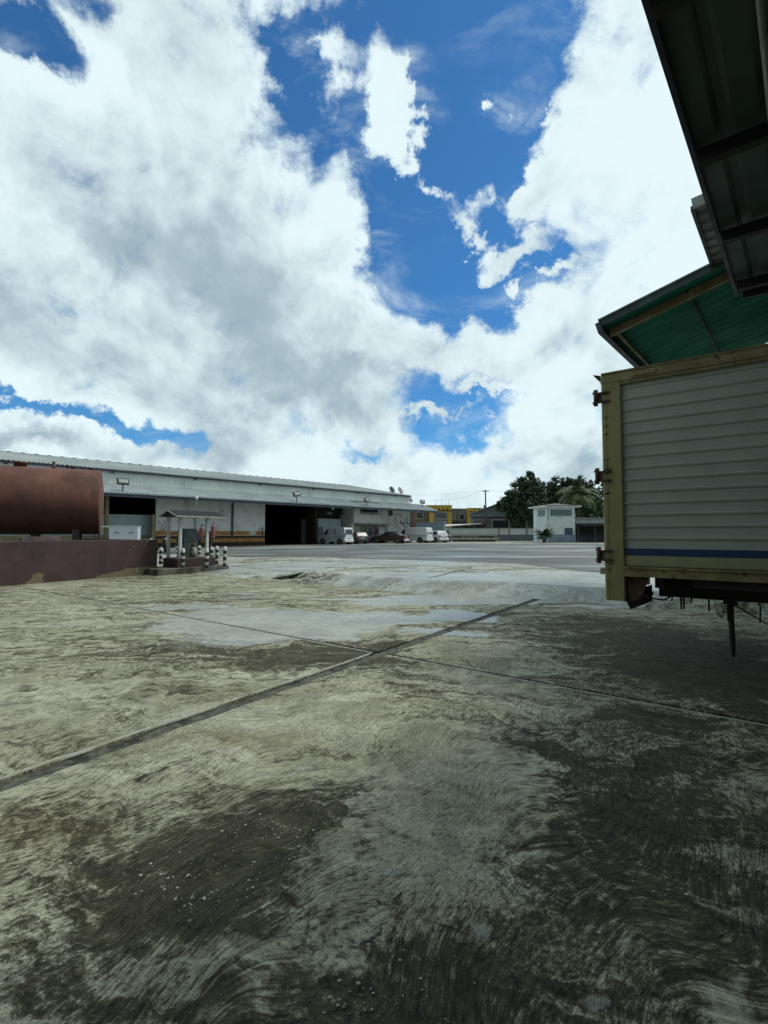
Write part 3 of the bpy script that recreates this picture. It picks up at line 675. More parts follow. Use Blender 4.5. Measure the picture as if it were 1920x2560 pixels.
# lower green lean-to roof behind the cargo box
g0 = D(1505, 818, 10.0)
s_r = horiz_hit(g0, Rk, 1822); q_ = g0 + Rk * s_r
dep = q_.y; g1 = D(1822, 662, dep); rake = (g1 - g0) / s_r         # rises to the right
sE = 3.15
ge = g0 + rake * sE
gd = Vector((.668, .743, 0)).normalized()
mb = MB(); nr = Vector((-rake.z, 0, 1))
LEN = 5.5
cr = rake.cross(gd); cr = cr if cr.z > 0 else -cr
mb.sheet(g0 - gd * .12, gd * LEN, rake * sE, 15, .010, cr, rows=1); mb.build('green_roof_sheet', M_GREEN, shed, world=True)
MB().beam(g0 - gd * .14 + cr * .02, ge - gd * .14 + cr * .02, .04, .11, cr).build('verge_trim', M_SHEET, shed, world=True)
MB().beam(g0 - gd * .16 + cr * .095, ge - gd * .16 + cr * .095, .10, .02, cr).build('ridge_flashing', M_SHEETL, shed, world=True)
MB().beam(g0 + gd * .25 - cr * .09 + rake * .05, ge + gd * .25 - cr * .09, .09, .16, cr).build('rafter', M_STEELBR, shed, world=True)
MB().beam(g0 - gd * .2 - cr * .07 - rake * .02, g0 + gd * LEN - cr * .07 - rake * .02, .10, .24, cr).build('gutter', M_FASCIA, shed, world=True)
MB().beam(g0 + gd * .2 - cr * .08 + rake * .16, g0 + gd * LEN - cr * .08 + rake * .16, .05, .08, cr).build('purlin', M_STEELBR, shed, world=True)
for k in (1.5,): MB().beam(g0 + gd * .2 - cr * .03 + rake * k, g0 + gd * LEN - cr * .03 + rake * k, .04, .05, cr).build('purlin', M_DKBEAM, shed, world=True)
MB().tube([ge - gd * .1 - rake * .35 - cr * .2, ge - gd * .1 - rake * .15 - cr * .12, ge + gd * .1 - cr * .15], .014, 6).build('pipe_bend', M_CREAM, shed, world=True)
# the upper roof between them, seen past the edge of the main roof
zu = 6.6
u0 = at_height(1731, 520, zu); u1 = at_height(1790, 690, zu); ud = (u1 - u0)
mb = MB(); mb.sheet(u0, ud * 1.6, Rk * 4.2 + Vector((0, 0, .5)), 14, .03, (0, 0, 1)); mb.build('upper_roof_sheet', mk('brown_grey_sheet', (.13, .12, .12), (.09, .085, .09), 2, .5, dirt=(.08, .05, .03)), shed, world=True)
MB().beam(u0 + Vector((0, 0, .045)) - ud * .01, u0 + Rk * 4.2 + Vector((0, 0, .545)) - ud * .01, .05, .16).build('upper_fascia', M_SHEETL, shed, world=True)
MB().beam(u0, u0 + ud * 1.6, .05, .07).build('upper_eave_trim', M_FASCIA, shed, world=True)
# wall of the shed behind the green roof and its posts
w0 = ge + Rk * 0.0; w0 = Vector((w0.x, w0.y, 0)) - gd * .6
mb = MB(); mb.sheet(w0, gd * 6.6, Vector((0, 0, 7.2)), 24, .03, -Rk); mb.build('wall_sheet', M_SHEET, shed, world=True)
mb = MB(); mb.sheet(w0 + Vector((0, 0, 0)), Rk * 5 , Vector((0, 0, 7.3)), 18, .03, -gd); mb.build('end_wall_sheet', M_SHEET, shed, world=True)
MB().beam(Vector((ge.x, ge.y, 0)) + gd * .3 - Rk * .1, ge + gd * .3 - Rk * .1 - Vector((0, 0, .1)), .16, .16, gd).build('post', M_DKBEAM, shed, world=True)
for k in (-8.0, -3.4, 2.2):                                       # columns out of frame that carry the main roof
    p = pe + ed * k + Rk * 6.6; MB().beam((p.x, p.y, 0), p - Vector((0, 0, .06)), .2, .2, gd).build('post', M_DKBEAM, shed, world=True)
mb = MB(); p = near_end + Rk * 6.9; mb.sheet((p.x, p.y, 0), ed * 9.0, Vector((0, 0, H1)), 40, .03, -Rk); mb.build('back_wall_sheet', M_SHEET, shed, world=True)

p = pe - ed * 8.6 - Rk * 9.0; mb = MB(); mb.sheet((p.x, p.y, 0), Rk * 16.0, Vector((0, 0, 7.0)), 70, .03, ed); mb.build('added_shade_wall', M_SHEET, shed, world=True)  # unseen wall added behind the camera to cut light on near faces
# ------------------------------------------------------------------ fuel tank on its saddles, behind the low wall
M_TANK = mk('red_oxide_tank_paint', (.145, .055, .036), (.085, .038, .028), .9, .8, bump=.25, bscale=5, dirt=(.055, .03, .022), dlo=.50, dhi=.75, dscale=1.6, dstretch=(1.6, 1, .5), lo=.3, hi=.7)
M_TANKD = mk('dull_red_fittings', (.16, .06, .045), (.08, .035, .03), 5, .6)
M_SADDLE = mk('maroon_stained_concrete', (.13, .10, .10), (.075, .055, .06), 3, .85, bump=.3)
tdir = Vector((-.88, -.475, 0)).normalized()
te = D(251, 1256, 19.3); tr = 1.30
te = Vector((te.x, te.y, 2.80)); TL = 9.0
tank = thing('fuel_tank', 'big horizontal red oxide steel fuel tank resting on saddles above the maroon wall', 'fuel tank', (te.x, te.y, gz(te.x, te.y)), math.atan2(tdir.y, tdir.x))
zc = te.z - gz(te.x, te.y)
prof = [(.05, -.12), (.55, -.10), (.95, -.06), (1.18, -.03), (1.285, -.01), (1.30, .02)]
prof += [(1.30, TL), (1.285, TL + .03), (.95, TL + .1), (.05, TL + .16)]
mb = MB().lathe(prof, (0, 0, zc), 48, 'x')
for k in range(1, 6): x = TL * k / 6; mb.lathe([(1.29, x - .014), (1.305, x - .008), (1.305, x + .008), (1.29, x + .014)], (0, 0, zc), 48, 'x')
mb.build('tank_shell', M_TANK, tank)
for (x, w, h, kind) in ((.36, .06, .11, 'c'), (.98, .065, .11, 'c'), (1.61, .065, .24, 'v'), (1.16, .03, .18, 'c'), (2.66, .20, .16, 'm')):
    mb = MB()
    zt = zc + 1.295
    if kind == 'm': mb.lathe([(.21, 0), (.21, .14), (.25, .14), (.25, .19), (.02, .2)], (x, 0, zt - .02), 20)
    elif kind == 'v': mb.lathe([(.085, -.02), (.07, .10), (.035, .13), (.035, .2), (.06, .21), (.06, .27), (.01, .28)], (x, 0, zt), 14)
    else: mb.lathe([(w, -.02), (w, h - .03), (w * 1.35, h - .03), (w * 1.35, h), (.005, h)], (x, 0, zt), 14)
    mb.build('vent' if kind == 'v' else 'manhole' if kind == 'm' else 'filler_cap', M_TANKD, tank)
for x in (.75, 4.6):
    mb = MB()
    for y in (-.62, .62): mb.box(x - .10, x + .12, y - .1, y + .1, 0, zc - 1.10)
    mb.box(x - .12, x + .14, -.9, .9, 0, .9 if x > 1 else .7); mb.build('saddle', M_SADDLE, tank)
mb = MB().prism([(1.9, zc - 1.5), (2.3, zc - 1.5), (2.2, zc - 1.22), (2.08, zc - 1.22)], -.5, .3, 'y'); mb.build('wedge_block', M_SADDLE, tank)

# low maroon wall round the tank
wa, wb = G(392, 1434), G(0, 1466)
wd = (wa - wb); wd.z = 0; wl_ = wd.length; wd.normalize()
def wallmat():
    mt = bpy.data.materials.new('maroon_painted_render'); mt.use_nodes = True; t = NT(mt.node_tree); b = t.n['Principled BSDF']
    P = t.add('ShaderNodeTexCoord').outputs['Object']; s_ = t.add('ShaderNodeSeparateXYZ'); t.l.new(P, s_.inputs[0])
    n1 = t.noise(P, 1.3, 6, .65); n2 = t.noise(P, 4.5, 6, .7); n0 = t.noise(P, .55, 4, .6)
    c = t.mix(t.ramp(n1, .3, .7), (.072, .042, .042), (.045, .028, .030)); c = t.mix(t.m('MULTIPLY', t.ramp(n2, .5, .75), .5), c, (.11, .085, .085))
    # bare render patches where the paint has come away at the foot, flaking further up
    def lx_(u, v): return (G(u, v) - wa).dot(wd)
    xa_, xb_, xc_, xd_ = lx_(215, 1448), lx_(330, 1440), lx_(48, 1462), lx_(122, 1457)
    X = t.m('ADD', s_.outputs[0], t.m('MULTIPLY', t.m('SUBTRACT', n2, .5), .5))
    h1 = t.m('MULTIPLY', t.ramp(X, xa_, xb_, 0, 1, False), .30); h2 = t.m('MULTIPLY', t.m('MULTIPLY', t.ramp(X, xc_, xc_ + .55), t.ramp(X, xd_ - .18, xd_, 1, 0)), .33)
    hgt = t.m('SUBTRACT', t.m('ADD', t.m('MAXIMUM', h1, h2), t.m('MULTIPLY', t.m('SUBTRACT', n2, .5), .14)), s_.outputs[2])
    bare = t.ramp(hgt, -.01, .015)
    flake = t.m('MULTIPLY', t.ramp(t.noise(P, 3.3, 7, .7), .61, .63), t.ramp(s_.outputs[0], -1.6, -.4))
    c = t.mix(bare, c, t.mix(n2, (.19, .16, .09), (.12, .105, .065))); c = t.mix(flake, c, (.30, .26, .25))
    t.put(b.inputs['Base Color'], c); b.inputs['Roughness'].default_value = .85
    bp = t.add('ShaderNodeBump', i_Strength=.6, i_Height=t.m('SUBTRACT', t.m('MULTIPLY', n2, .5), t.m('MULTIPLY', bare, .8))); bp.inputs['Distance'].default_value = .03; t.l.new(bp.outputs[0], b.inputs['Normal'])
    return mt
M_WALL = wallmat()
wall = thing('tank_wall', 'low maroon rendered wall with flaking paint in front of the fuel tank', 'wall', (wa.x, wa.y, 0), math.atan2(wd.y, wd.x))
wh = 1.31
mb = MB(); N = 120
def wtop(x): return wh + .012 * mnoise.noise(Vector((x * 1.7, 0, 0)))
for i in range(N + 1):
    x = -14 + 14 * i / N
    for y, z in ((0, -.3), (0, wtop(x) - .02), (.02, wtop(x)), (.16, wtop(x)), (.18, wtop(x) - .02), (.18, -.3)): mb.v.append(Vector((x, y, z)))
for i in range(N):
    for k in range(5): mb.f.append([i * 6 + k, (i + 1) * 6 + k, (i + 1) * 6 + k + 1, i * 6 + k + 1]); mb.sm.append(False)
mb.f += [list(range(6)), list(range(N * 6 + 5, N * 6 - 1, -1))]; mb.sm += [False, False]
mb.build('wall_face', M_WALL, wall)
MB().box(-.18, 0, .181, 5.0, -.3, wh - .01).build('return_wall', M_WALL, wall)
MB().box(-13.8, -.2, .19, 6.5, .0, .03).build('added_dark_floor', M_BLACK, wall)  # unseen black floor added to cut bounce light under the tank
lg = thing('concrete_block', 'flat grey brown concrete block lying on top of the maroon wall', 'block', tuple(wa + wd * -3.42 + Vector((0, 0, wh))), math.atan2(wd.y, wd.x))
MB().bbox(-1.1, 0, .02, .17, .0, .13, .012).build('block_body', M_SADDLE, lg)

# ------------------------------------------------------------------ fuel pump island
M_KERB = mk('grimy_island_concrete', (.13, .125, .10), (.06, .058, .045), 3, .85, bump=.5, dirt=(.03, .03, .025), dlo=.5, dhi=.65, dscale=2)
M_WHITEC = mk('dirty_white_column_paint', (.55, .60, .60), (.36, .40, .40), 2, .6, bump=.2, dirt=(.13, .12, .10), dlo=.60, dhi=.72, dscale=4, dstretch=(1, 1, .4))
M_MAROON = mk('dark_maroon_plinth_paint', (.045, .022, .022), (.03, .018, .018), 4, .7)
M_SHING = mk('slate_grey_roof', (.045, .05, .052), (.025, .028, .03), 9, .75, bump=.5, dirt=(.16, .17, .16), dlo=.64, dhi=.75, dscale=8)
M_TRIM = mk('off_white_trim', (.42, .43, .38), (.30, .30, .26), 5, .6)
M_BW = mk('black_paint', (.012, .012, .012), (.022, .022, .02), 6, .6); M_WW = mk('white_paint', (.78, .80, .76), (.66, .68, .64), 7, .6, dirt=(.16, .14, .1), dlo=.6, dhi=.7, dscale=9)
grz = math.atan2(GA.y, GA.x)
cf = G(463, 1398)                                                 # foot of the near left column, projected on to the island later
ISL_Z = gz(*G(480, 1431).xy) + .10
# the plinth: its near left bottom corner
pc = at_height(444, 1420, ISL_Z + .12)
base0 = at_height(455, 1428, ISL_Z)
def loc(p, o_, a=grz): q = Matrix.Rotation(-a, 3, 'Z') @ (Vector(p) - Vector(o_)); return q
xk = horiz_hit(pc - TB * .1, GA, 573); x0k = horiz_hit(pc - TB * .1, GA, 394)
isl = thing('pump_island', 'low kerbed concrete island under the fuel pump shelter', 'island', (pc.x, pc.y, ISL_Z), grz)
MB().bbox(x0k, xk, -.10, 1.45, -.35, .12, .02).build('island_slab', M_KERB, isl)
pump_o = Vector((pc.x, pc.y, ISL_Z + .12))
shel = thing('pump_shelter', 'small gabled shelter on four white columns over the fuel pump', 'shelter', tuple(pump_o + GA * .0), grz)
PW_, PD_ = 1.42, 1.02; PHh = .36
MB().bbox(-.02, PW_ + .22, 0, PD_, 0, PHh, .02).build('plinth', M_MAROON, shel)
def ccol(x, y): 
    mb = MB(); w = .052
    mb.bbox(x - w, x + w, y - w, y + w, PHh, 1.98, .008); mb.prism([(x - w, 1.80), (x - w, 1.99), (x + w + .03, 1.99), (x + w, 1.80)], y - w + .002, y + w - .002, 'y'); mb.build('column', M_WHITEC, shel)
for x, y in ((.14, .10), (1.30, .10), (.14, .92), (1.30, .92)): ccol(x, y)
zr = 1.96; xe0, xe1 = -.16, 1.98; y0_, y1_ = -.14, 1.16; ym = .51; rh = .24
mb = MB()
mb.add([(xe0, y0_, zr), (xe1, y0_, zr), (xe1, ym, zr + rh), (xe0, ym, zr + rh), (xe1, y1_, zr), (xe0, y1_, zr)] + [(xe0, y0_, zr + .03), (xe1, y0_, zr + .03), (xe1, ym, zr + rh + .03), (xe0, ym, zr + rh + .03), (xe1, y1_, zr + .03), (xe0, y1_, zr + .03)],
       [(0, 1, 2, 3), (3, 2, 4, 5), (6, 7, 8, 9), (9, 8, 10, 11), (0, 1, 7, 6), (5, 4, 10, 11), (0, 3, 9, 6), (3, 5, 11, 9), (1, 2, 8, 7), (2, 4, 10, 8)])
for i in range(1, 9):                                             # overlapping courses
    k = i / 9.0; y = y0_ + (ym - y0_) * k; z = zr + .03 + rh * k
    mb.beam((xe0, y, z + .006), (xe1, y, z + .006), .03, .012, (0, -rh, ym - y0_))
    y = y1_ - (y1_ - ym) * k; mb.beam((xe0, y, z + .006), (xe1, y, z + .006), .03, .012, (0, rh, y1_ - ym))
mb.build('shelter_roof', M_SHING, shel)
mb = MB(); e = .012
mb.beam((xe0 - e, y0_ - .01, zr), (xe0 - e, ym, zr + rh), .02, .05); mb.beam((xe0 - e, ym, zr + rh), (xe0 - e, y1_ + .01, zr), .02, .05); mb.beam((xe0, y0_ - e, zr + .002), (xe1, y0_ - e, zr + .002), .02, .045)
mb.build('barge_board', M_TRIM, shel)
MB().prism([(y0_ + .12, zr - .01), (y1_ - .12, zr - .01), (ym, zr + rh - .05)], xe0 + .12, xe0 + .15, 'x').build('gable_panel', M_SHING, shel)
MB().box(.05, 1.40, .06, .96, 1.93, 1.955).build('ceiling', M_WHITEC, shel)
# lamp on a thin pole behind the ridge
lp = thing('yard_lamp', 'small white lamp on a thin bent pole above the pump shelter', 'lamp', tuple(pump_o + GA * .95 + TB * ym + Vector((0, 0, zr + rh + .03))), grz)
MB().tube([(0, 0, 0), (.03, -.06, .05), (.05, -.10, .14), (.05, -.10, .44)], .009, 6).build('pole', M_TRIM, lp)
MB().lathe([(.02, 0), (.05, .03), (.06, .10), (.045, .16), (.01, .18)], (.05, -.10, .42), 12).build('lamp_head', M_WW, lp)
# the dispenser
M_PUMPD = mk('dark_teal_pump_panel', (.03, .055, .06), (.02, .035, .04), 4, .4); M_PUMPG = mk('worn_grey_pump_body', (.12, .125, .12), (.06, .063, .06), 4, .5, dirt=(.03, .03, .03), dlo=.5, dhi=.62, dscale=4)
dp = thing('fuel_pump', 'old dark grey fuel dispenser standing on the plinth between the columns', 'fuel pump', tuple(pump_o + GA * .38 + TB * .18 + Vector((0, 0, PHh))), grz)
MB().bbox(0, .56, .04, .50, 0, .64, .015).build('pump_body', M_PUMPG, dp)
mb = MB().prism([(-.02, .64), (.02, 1.14), (.54, 1.14), (.60, .64)], .02, .52, 'y'); mb.build('pump_head', M_PUMPD, dp)
mb = MB().box(.04, .24, .025, .04, .05, .60); mb.build('side_panel', M_PUMPD, dp)
MB().box(.08, .48, .008, .02, .76, 1.06).build('dial_panel', mk_glass('dial_glass', (.015, .03, .035), .2), dp)
mb = MB().tube([(.36, .0, .50), (.40, -.04, .46), (.46, -.04, .40), (.47, -.03, .12), (.40, -.04, .05), (.32, -.03, .14), (.30, -.02, .44)], .014, 8); mb.build('hose', M_RUBBER, dp)
MB().bbox(.33, .43, -.03, .04, .42, .56).build('nozzle', M_BLACK, dp)
mb = MB().lathe([(.06, .0), (.11, .04), (.115, .18), (.085, .3), (.04, .34)], (.40, .0, .08), 12); mb.build('white_bag', mk('dirty_white_cloth', (.35, .36, .35), (.2, .2, .2), 6, .9), dp)

# two fire extinguishers hung on stakes
M_EXT = mk('highlighted_red_extinguisher', (.20, .07, .08), (.13, .05, .06), 5, .35, dirt=(.5, .42, .45), dlo=.62, dhi=.75, dscale=4)  # pale pink patches paint a highlight into the red
def extinguisher(u, vb, dep, label, hose):
    p = D(u, vb, dep); zb = p.z; g_ = gz(p.x, p.y); sc = dep / 19.6
    t_ = thing('fire_extinguisher', label, 'fire extinguisher', (p.x, p.y, zb), grz, 'fire extinguishers beside the pump shelter')
    t_.scale = (sc, sc, sc)
    MB().lathe([(.07, 0), (.085, .015), (.088, .05), (.088, .43), (.075, .49), (.045, .53), (.025, .55)], (0, 0, 0), 18).build('cylinder', M_EXT, t_)
    mb = MB().lathe([(.02, .54), (.022, .60), (.01, .62)], (0, 0, 0), 10); mb.beam((-.02, 0, .60), (.07, 0, .63), .02, .02); mb.beam((-.02, 0, .585), (.06, 0, .575), .02, .014); mb.build('valve', M_BLACK, t_)
    if hose: MB().tube([(.02, -.02, .58), (.10, -.05, .62), (.17, -.06, .56), (.19, -.06, .40), (.19, -.05, .10), (.18, -.05, -.2)], .012, 7).build('hose', M_RUBBER, t_)
    st_ = thing('stake', 'dark square stake holding up ' + ('the nearer fire extinguisher with the hose' if hose else 'the fire extinguisher right of the columns'), 'stake', (p.x, p.y, g_), grz, 'stakes under the fire extinguishers')
    hh = zb - g_
    mb = MB().bbox(-.075, .075, .14, .25, 0, hh + .35, .006); mb.box(-.12, .12, -.13, .16, hh - .04, hh - .005); mb.build('stake_post', M_BW, st_)
extinguisher(503, 1349, 27.0, 'dull red fire extinguisher with a looped black hose between the right hand columns', True)
extinguisher(532, 1345, 27.0, 'pinkish red fire extinguisher without a hose, just right of the shelter columns', False)

# striped bollards round the island
bol = [(457, 1423, .09, 1371, 'striped bollard in front of the near left column of the pump shelter'), (517, 1422, .09, 1371, 'striped bollard in front of the near right column of the pump shelter'),
       (401, 1411, .12, 1369, 'striped bollard next to the corner of the maroon wall'), (445, 1396, .12, 1365, 'far striped bollard seen between the two left columns'),
       (498, 1396, .12, 1364, 'striped bollard half hidden just right of the fuel pump'), (528, 1409, .12, 1367, 'striped bollard half hidden behind the near right column'),
       (542, 1411, .12, 1365, 'slightly leaning striped bollard, second from the right end of the island'), (561, 1418, .12, 1366, 'striped bollard at the far right end of the island kerb')]
first = None
for i, (u, vb, dz, vt, lab) in enumerate(bol):
    p = at_height(u, vb, ISL_Z + dz - .03)
    h_ = D(u, vt, p.y).z - p.z
    if first is None:
        b_ = thing('striped_bollard', lab, 'bollard', tuple(p), 0, 'striped bollards round the pump island'); XF[b_.name] = None
        r_ = .066; hs = h_
        prof = [(r_, 0), (r_, h_ * .93), (r_ * .92, h_ * .965), (r_ * .6, h_ * .99), (.005, h_)]
        MB().lathe(prof, (0, 0, 0), 18).build('post', M_WW, b_)
        for k in range(3): z0 = h_ * (.02 + .31 * k); MB().lathe([(r_ + .001, z0), (r_ + .003, z0 + .004), (r_ + .003, z0 + h_ * .165), (r_ + .001, z0 + h_ * .17)], (0, 0, 0), 18).build('black_band', M_BW, b_)
        first = b_
    else:
        c = copy_thing(first, tuple(p), random.uniform(0, 3), lab); c.scale = (1, 1, h_ / hs)
        c.rotation_euler.x = R(random.uniform(-1.5, 1.5)); c.rotation_euler.y = R(2.5 if i == 6 else random.uniform(-1.2, 1.2))
hz = thing('coiled_hose', 'black hose coiled on the island beside the plinth', 'hose', tuple(at_height(415, 1409, ISL_Z + .12)), 0)
mb = MB(); pts = [(.22 * math.cos(a) * (1 + .1 * math.sin(3 * a)), .15 * math.sin(a), .015 + .012 * (a / 6)) for a in [i * .3 for i in range(60)]]; mb.tube(pts, .014, 6); mb.build('hose_coil', M_RUBBER, hz)

# ------------------------------------------------------------------ the long warehouse on the left
GZ = PLATEAU
C1 = D(1021, 1356, 66.0); C1.z = GZ
wrz = math.atan2(.727, .687); FD = Vector((math.cos(wrz), math.sin(wrz), 0)); ND = Vector((-FD.y, FD.x, 0))
def FX(u, yoff=0.0, z=1.5):                                       # local x of the facade plane (moved yoff back) seen in column u
    return horiz_hit(Vector((C1.x, C1.y, z)) + ND * yoff, FD, u)
def FZ(u, v, yoff=0.0):                                           # local height at (u, v) on that plane
    x = FX(u, yoff); p = C1 + FD * x + ND * yoff; return D(u, v, p.y).z - GZ
M_CLAD = mk('pale_ribbed_cladding', (.76, .82, .80), (.66, .72, .70), .4, .55, dirt=(.28, .30, .27), dlo=.55, dhi=.8, dscale=.8, dstretch=(1, 1, .2))
M_ROOFL = mk('pale_roof_sheeting', (.40, .45, .42), (.32, .36, .34), .3, .5, metal=.1, dirt=(.22, .23, .2), dlo=.55, dhi=.8, dscale=.6)
M_CANO = mk('grey_canopy_sheeting', (.36, .42, .42), (.28, .33, .34), .4, .5, dirt=(.10, .10, .09), dlo=.55, dhi=.75, dscale=1.2)
M_BEAMB = mk('blue_grey_shade_beam', (.035, .045, .075), (.02, .028, .05), 1, .5)
M_RENDER = mk('stained_white_render', (.80, .84, .82), (.70, .74, .72), .8, .8, bump=.2, dirt=(.34, .36, .33), dlo=.52, dhi=.72, dscale=.9, dstretch=(1, 1, .7))
M_ORANGE = mk('orange_brown_band', (.46, .24, .06), (.36, .17, .045), 1.5, .7, dirt=(.14, .08, .04), dlo=.6, dhi=.75)
M_DBROWN = mk('dark_brown_band', (.035, .016, .012), (.025, .014, .012), 2, .7)
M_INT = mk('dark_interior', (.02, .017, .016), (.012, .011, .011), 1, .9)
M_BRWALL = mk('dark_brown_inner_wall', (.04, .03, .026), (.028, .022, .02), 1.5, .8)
M_BEIGE = mk('beige_post_paint', (.34, .31, .18), (.26, .235, .14), 2, .7, dirt=(.12, .10, .06), dlo=.6, dhi=.75)
M_BLUEW = mk('pale_blue_white_paint', (.52, .64, .66), (.44, .55, .58), .9, .6)
M_SLATE = mk('slate_blue_paint', (.15, .19, .24), (.12, .155, .20), 1.3, .6)
M_DOORG = mk('grey_blue_door', (.13, .16, .175), (.10, .125, .14), 2, .5)
M_GLASS = mk_glass('dark_window_glass')
M_GLASSB = mk_glass('bluish_window_glass', (.09, .13, .14), .15)
LW = -62.0
wh_ = thing('warehouse', 'long low pale warehouse with dark open bays and a lean-to canopy', 'warehouse', tuple(C1), wrz)
he, zc_ = 6.5, 5.4
# bays, measured along the facade
x262, x390, x580, x662, x793, x853, x877, x945 = FX(264), FX(389), FX(580), FX(662), FX(793), FX(853), FX(877), FX(948)
mb = MB(); mb.sheet((LW, -.02, zc_ - .3), (-LW, 0, 0), (0, 0, he - zc_ + .3), 210, .03, (0, -1, 0)); mb.build('upper_cladding', M_CLAD, wh_)
mb = MB(); mb.box(x390, x662, 0, .2, 0, 5.2); mb.build('front_wall', M_RENDER, wh_)
MB().box(x390, x662, -.012, -.002, FZ(520, 1338.5), FZ(520, 1327.5)).build('orange_band', M_ORANGE, wh_)
MB().box(x390, x662, -.016, -.004, FZ(640, 1345), FZ(640, 1339)).build('brown_band', M_DBROWN, wh_)
MB().box(x390, x662, -.012, -.002, FZ(640, 1354), FZ(640, 1345)).build('lower_orange_band', M_ORANGE, wh_)
MB().box(x390, x662, -.018, -.006, 0, FZ(640, 1354)).build('dark_plinth', M_DBROWN, wh_)
MB().box(x580 - .10, x580 + .10, -.09, -.02, FZ(580, 1343), 5.0).build('downpipe', M_BEAMB, wh_)
MB().box(FX(624), FX(639), -.04, -.018, FZ(632, 1337), FZ(632, 1326)).build('notice_board', M_BLUEW, wh_)
MB().box(FX(655), FX(656.6), -.08, -.03, FZ(655, 1342), FZ(655, 1319)).build('wall_pipe', M_BEAMB, wh_)
# left bay: post, pale low wall behind it
MB().box(FX(262), FX(270), -.1, .3, 0, 5.3).build('post', M_BEIGE, wh_)
MB().box(FX(380), FX(388), .0, .3, 0, FZ(385, 1286)).build('post', M_BEIGE, wh_)
xa, xb = FX(200, 1.0), FX(381, 1.0)
MB().box(LW, xb, 1.0, 1.2, FZ(300, 1338, 1.0), FZ(300, 1286, 1.0)).build('partition', M_BLUEW, wh_)
MB().box(LW, xb, .95, 1.2, 0, FZ(300, 1338, 1.0)).build('partition_base', M_BEIGE, wh_)
# dark hall behind
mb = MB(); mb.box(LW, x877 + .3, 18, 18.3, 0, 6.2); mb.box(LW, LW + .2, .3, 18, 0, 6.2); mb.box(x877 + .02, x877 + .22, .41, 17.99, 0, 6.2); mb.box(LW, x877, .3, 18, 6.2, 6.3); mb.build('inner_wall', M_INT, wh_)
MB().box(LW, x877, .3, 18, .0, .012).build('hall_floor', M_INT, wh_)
for (u, v) in ((312, 1258.5), (300, 1266)):  # glowing panels stand in for translucent roof skylights
    p = D(u, v, 1); 
    q = at_height(u, v, GZ + 6.2)
    l = Matrix.Rotation(-wrz, 3, 'Z') @ (q - C1)
    mb = MB()
    for k in range(3): mb.box(l.x - .55 + k * .40, l.x - .55 + k * .40 + .30, l.y - .9, l.y + .9, 6.12, 6.16)
    mb.build('ceiling_glow_panel', mk_emit('cold_skylight_glow', (.62, .8, .85), .55), wh_)
q = at_height(772, 1279, GZ + 6.2); l = Matrix.Rotation(-wrz, 3, 'Z') @ (q - C1); MB().box(l.x - .6, l.x + .6, l.y - .5, l.y + .5, 6.12, 6.16).build('ceiling_glow_panel', mk_emit('faint_ceiling_glow', (.5, .5, .45), .12), wh_)
# brown wall with the pale room in front of the right bay
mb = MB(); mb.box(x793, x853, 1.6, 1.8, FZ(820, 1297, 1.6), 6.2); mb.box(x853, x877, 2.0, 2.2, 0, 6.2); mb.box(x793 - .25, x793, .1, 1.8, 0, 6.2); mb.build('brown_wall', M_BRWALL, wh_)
MB().box(FX(795, 1.2), FX(853, 1.2), 1.2, 4.5, 0, FZ(825, 1297, 1.2)).build('inner_room', M_BLUEW, wh_)
MB().box(FX(796, 1.2), FX(808, 1.2), 1.17, 1.2, 0, FZ(800, 1317, 1.2)).build('door', M_DOORG, wh_)
MB().box(FX(817, 1.6), FX(862, 1.6), 1.55, 1.59, FZ(840, 1287, 1.6), FZ(840, 1266, 1.6)).build('dark_window', M_GLASS, wh_)
# office block
zl = FZ(900, 1308, -.6)
mb = MB(); mb.box(x877, x945 + .6, -.5, .4, zl, 5.15); mb.box(x945 + .6, 0, .0, .4, zl, 5.4); mb.box(x877, 0, .41, 8, 0, 5.4); mb.box(x877, FX(884), -.1, .4, 0, zl); mb.box(FX(969), FX(972), -.1, .4, 0, zl); mb.box(FX(972), 0, .0, .4, 0, zl - .01); mb.build('office_wall', M_RENDER, wh_)
MB().box(0, .3, 0, 18.3, 0, he).build('end_wall', M_RENDER, wh_)
MB().box(-.22, -.002, -.06, -.002, 0, 5.3).build('corner_post', M_BLUEW, wh_)
MB().box(FX(883), FX(969), -.75, -.1, zl - .12, zl + .04).build('ledge', M_TRIM, wh_)
MB().box(FX(901, -.52), FX(945, -.52), -.53, -.502, FZ(922, 1285, -.52), FZ(922, 1266, -.52)).build('upper_window', M_GLASS, wh_)
MB().box(FX(900, -.52), FX(946, -.52), -.58, -.503, FZ(922, 1286.5, -.52), FZ(922, 1285, -.52)).build('window_sill', M_TRIM, wh_)
mb = MB(); mb.box(FX(884), FX(969), .0, .1, 0, FZ(920, 1338)); mb.build('shop_plinth', M_SLATE, wh_)
cols = [(885, 898, (.20, .24, .20)), (901, 906, (.05, .11, .03)), (908, 918, (.03, .07, .045)), (920, 932, (.03, .045, .10)), (934, 946, (.07, .025, .035))]
for a, b_, c in cols:
    f = MB().box(FX(a), FX(b_), .03, .07, FZ(915, 1337), zl - .14).build('shop_window', mk('poster_glass', c, tuple(x * .5 for x in c), 1.4, .25, stretch=(1, 1, 2)), wh_)
for a, b_ in ((884, 885), (898.3, 900.7), (906.3, 907.7), (918.3, 919.7), (932.3, 933.7), (946.3, 949)): MB().box(FX(a), FX(b_), .0, .06, FZ(915, 1338), zl - .12).build('window_bar', M_TRIM, wh_)
MB().box(FX(958), FX(964), -.3, .0, FZ(960, 1318), FZ(960, 1310)).build('air_conditioner', M_TRIM, wh_)
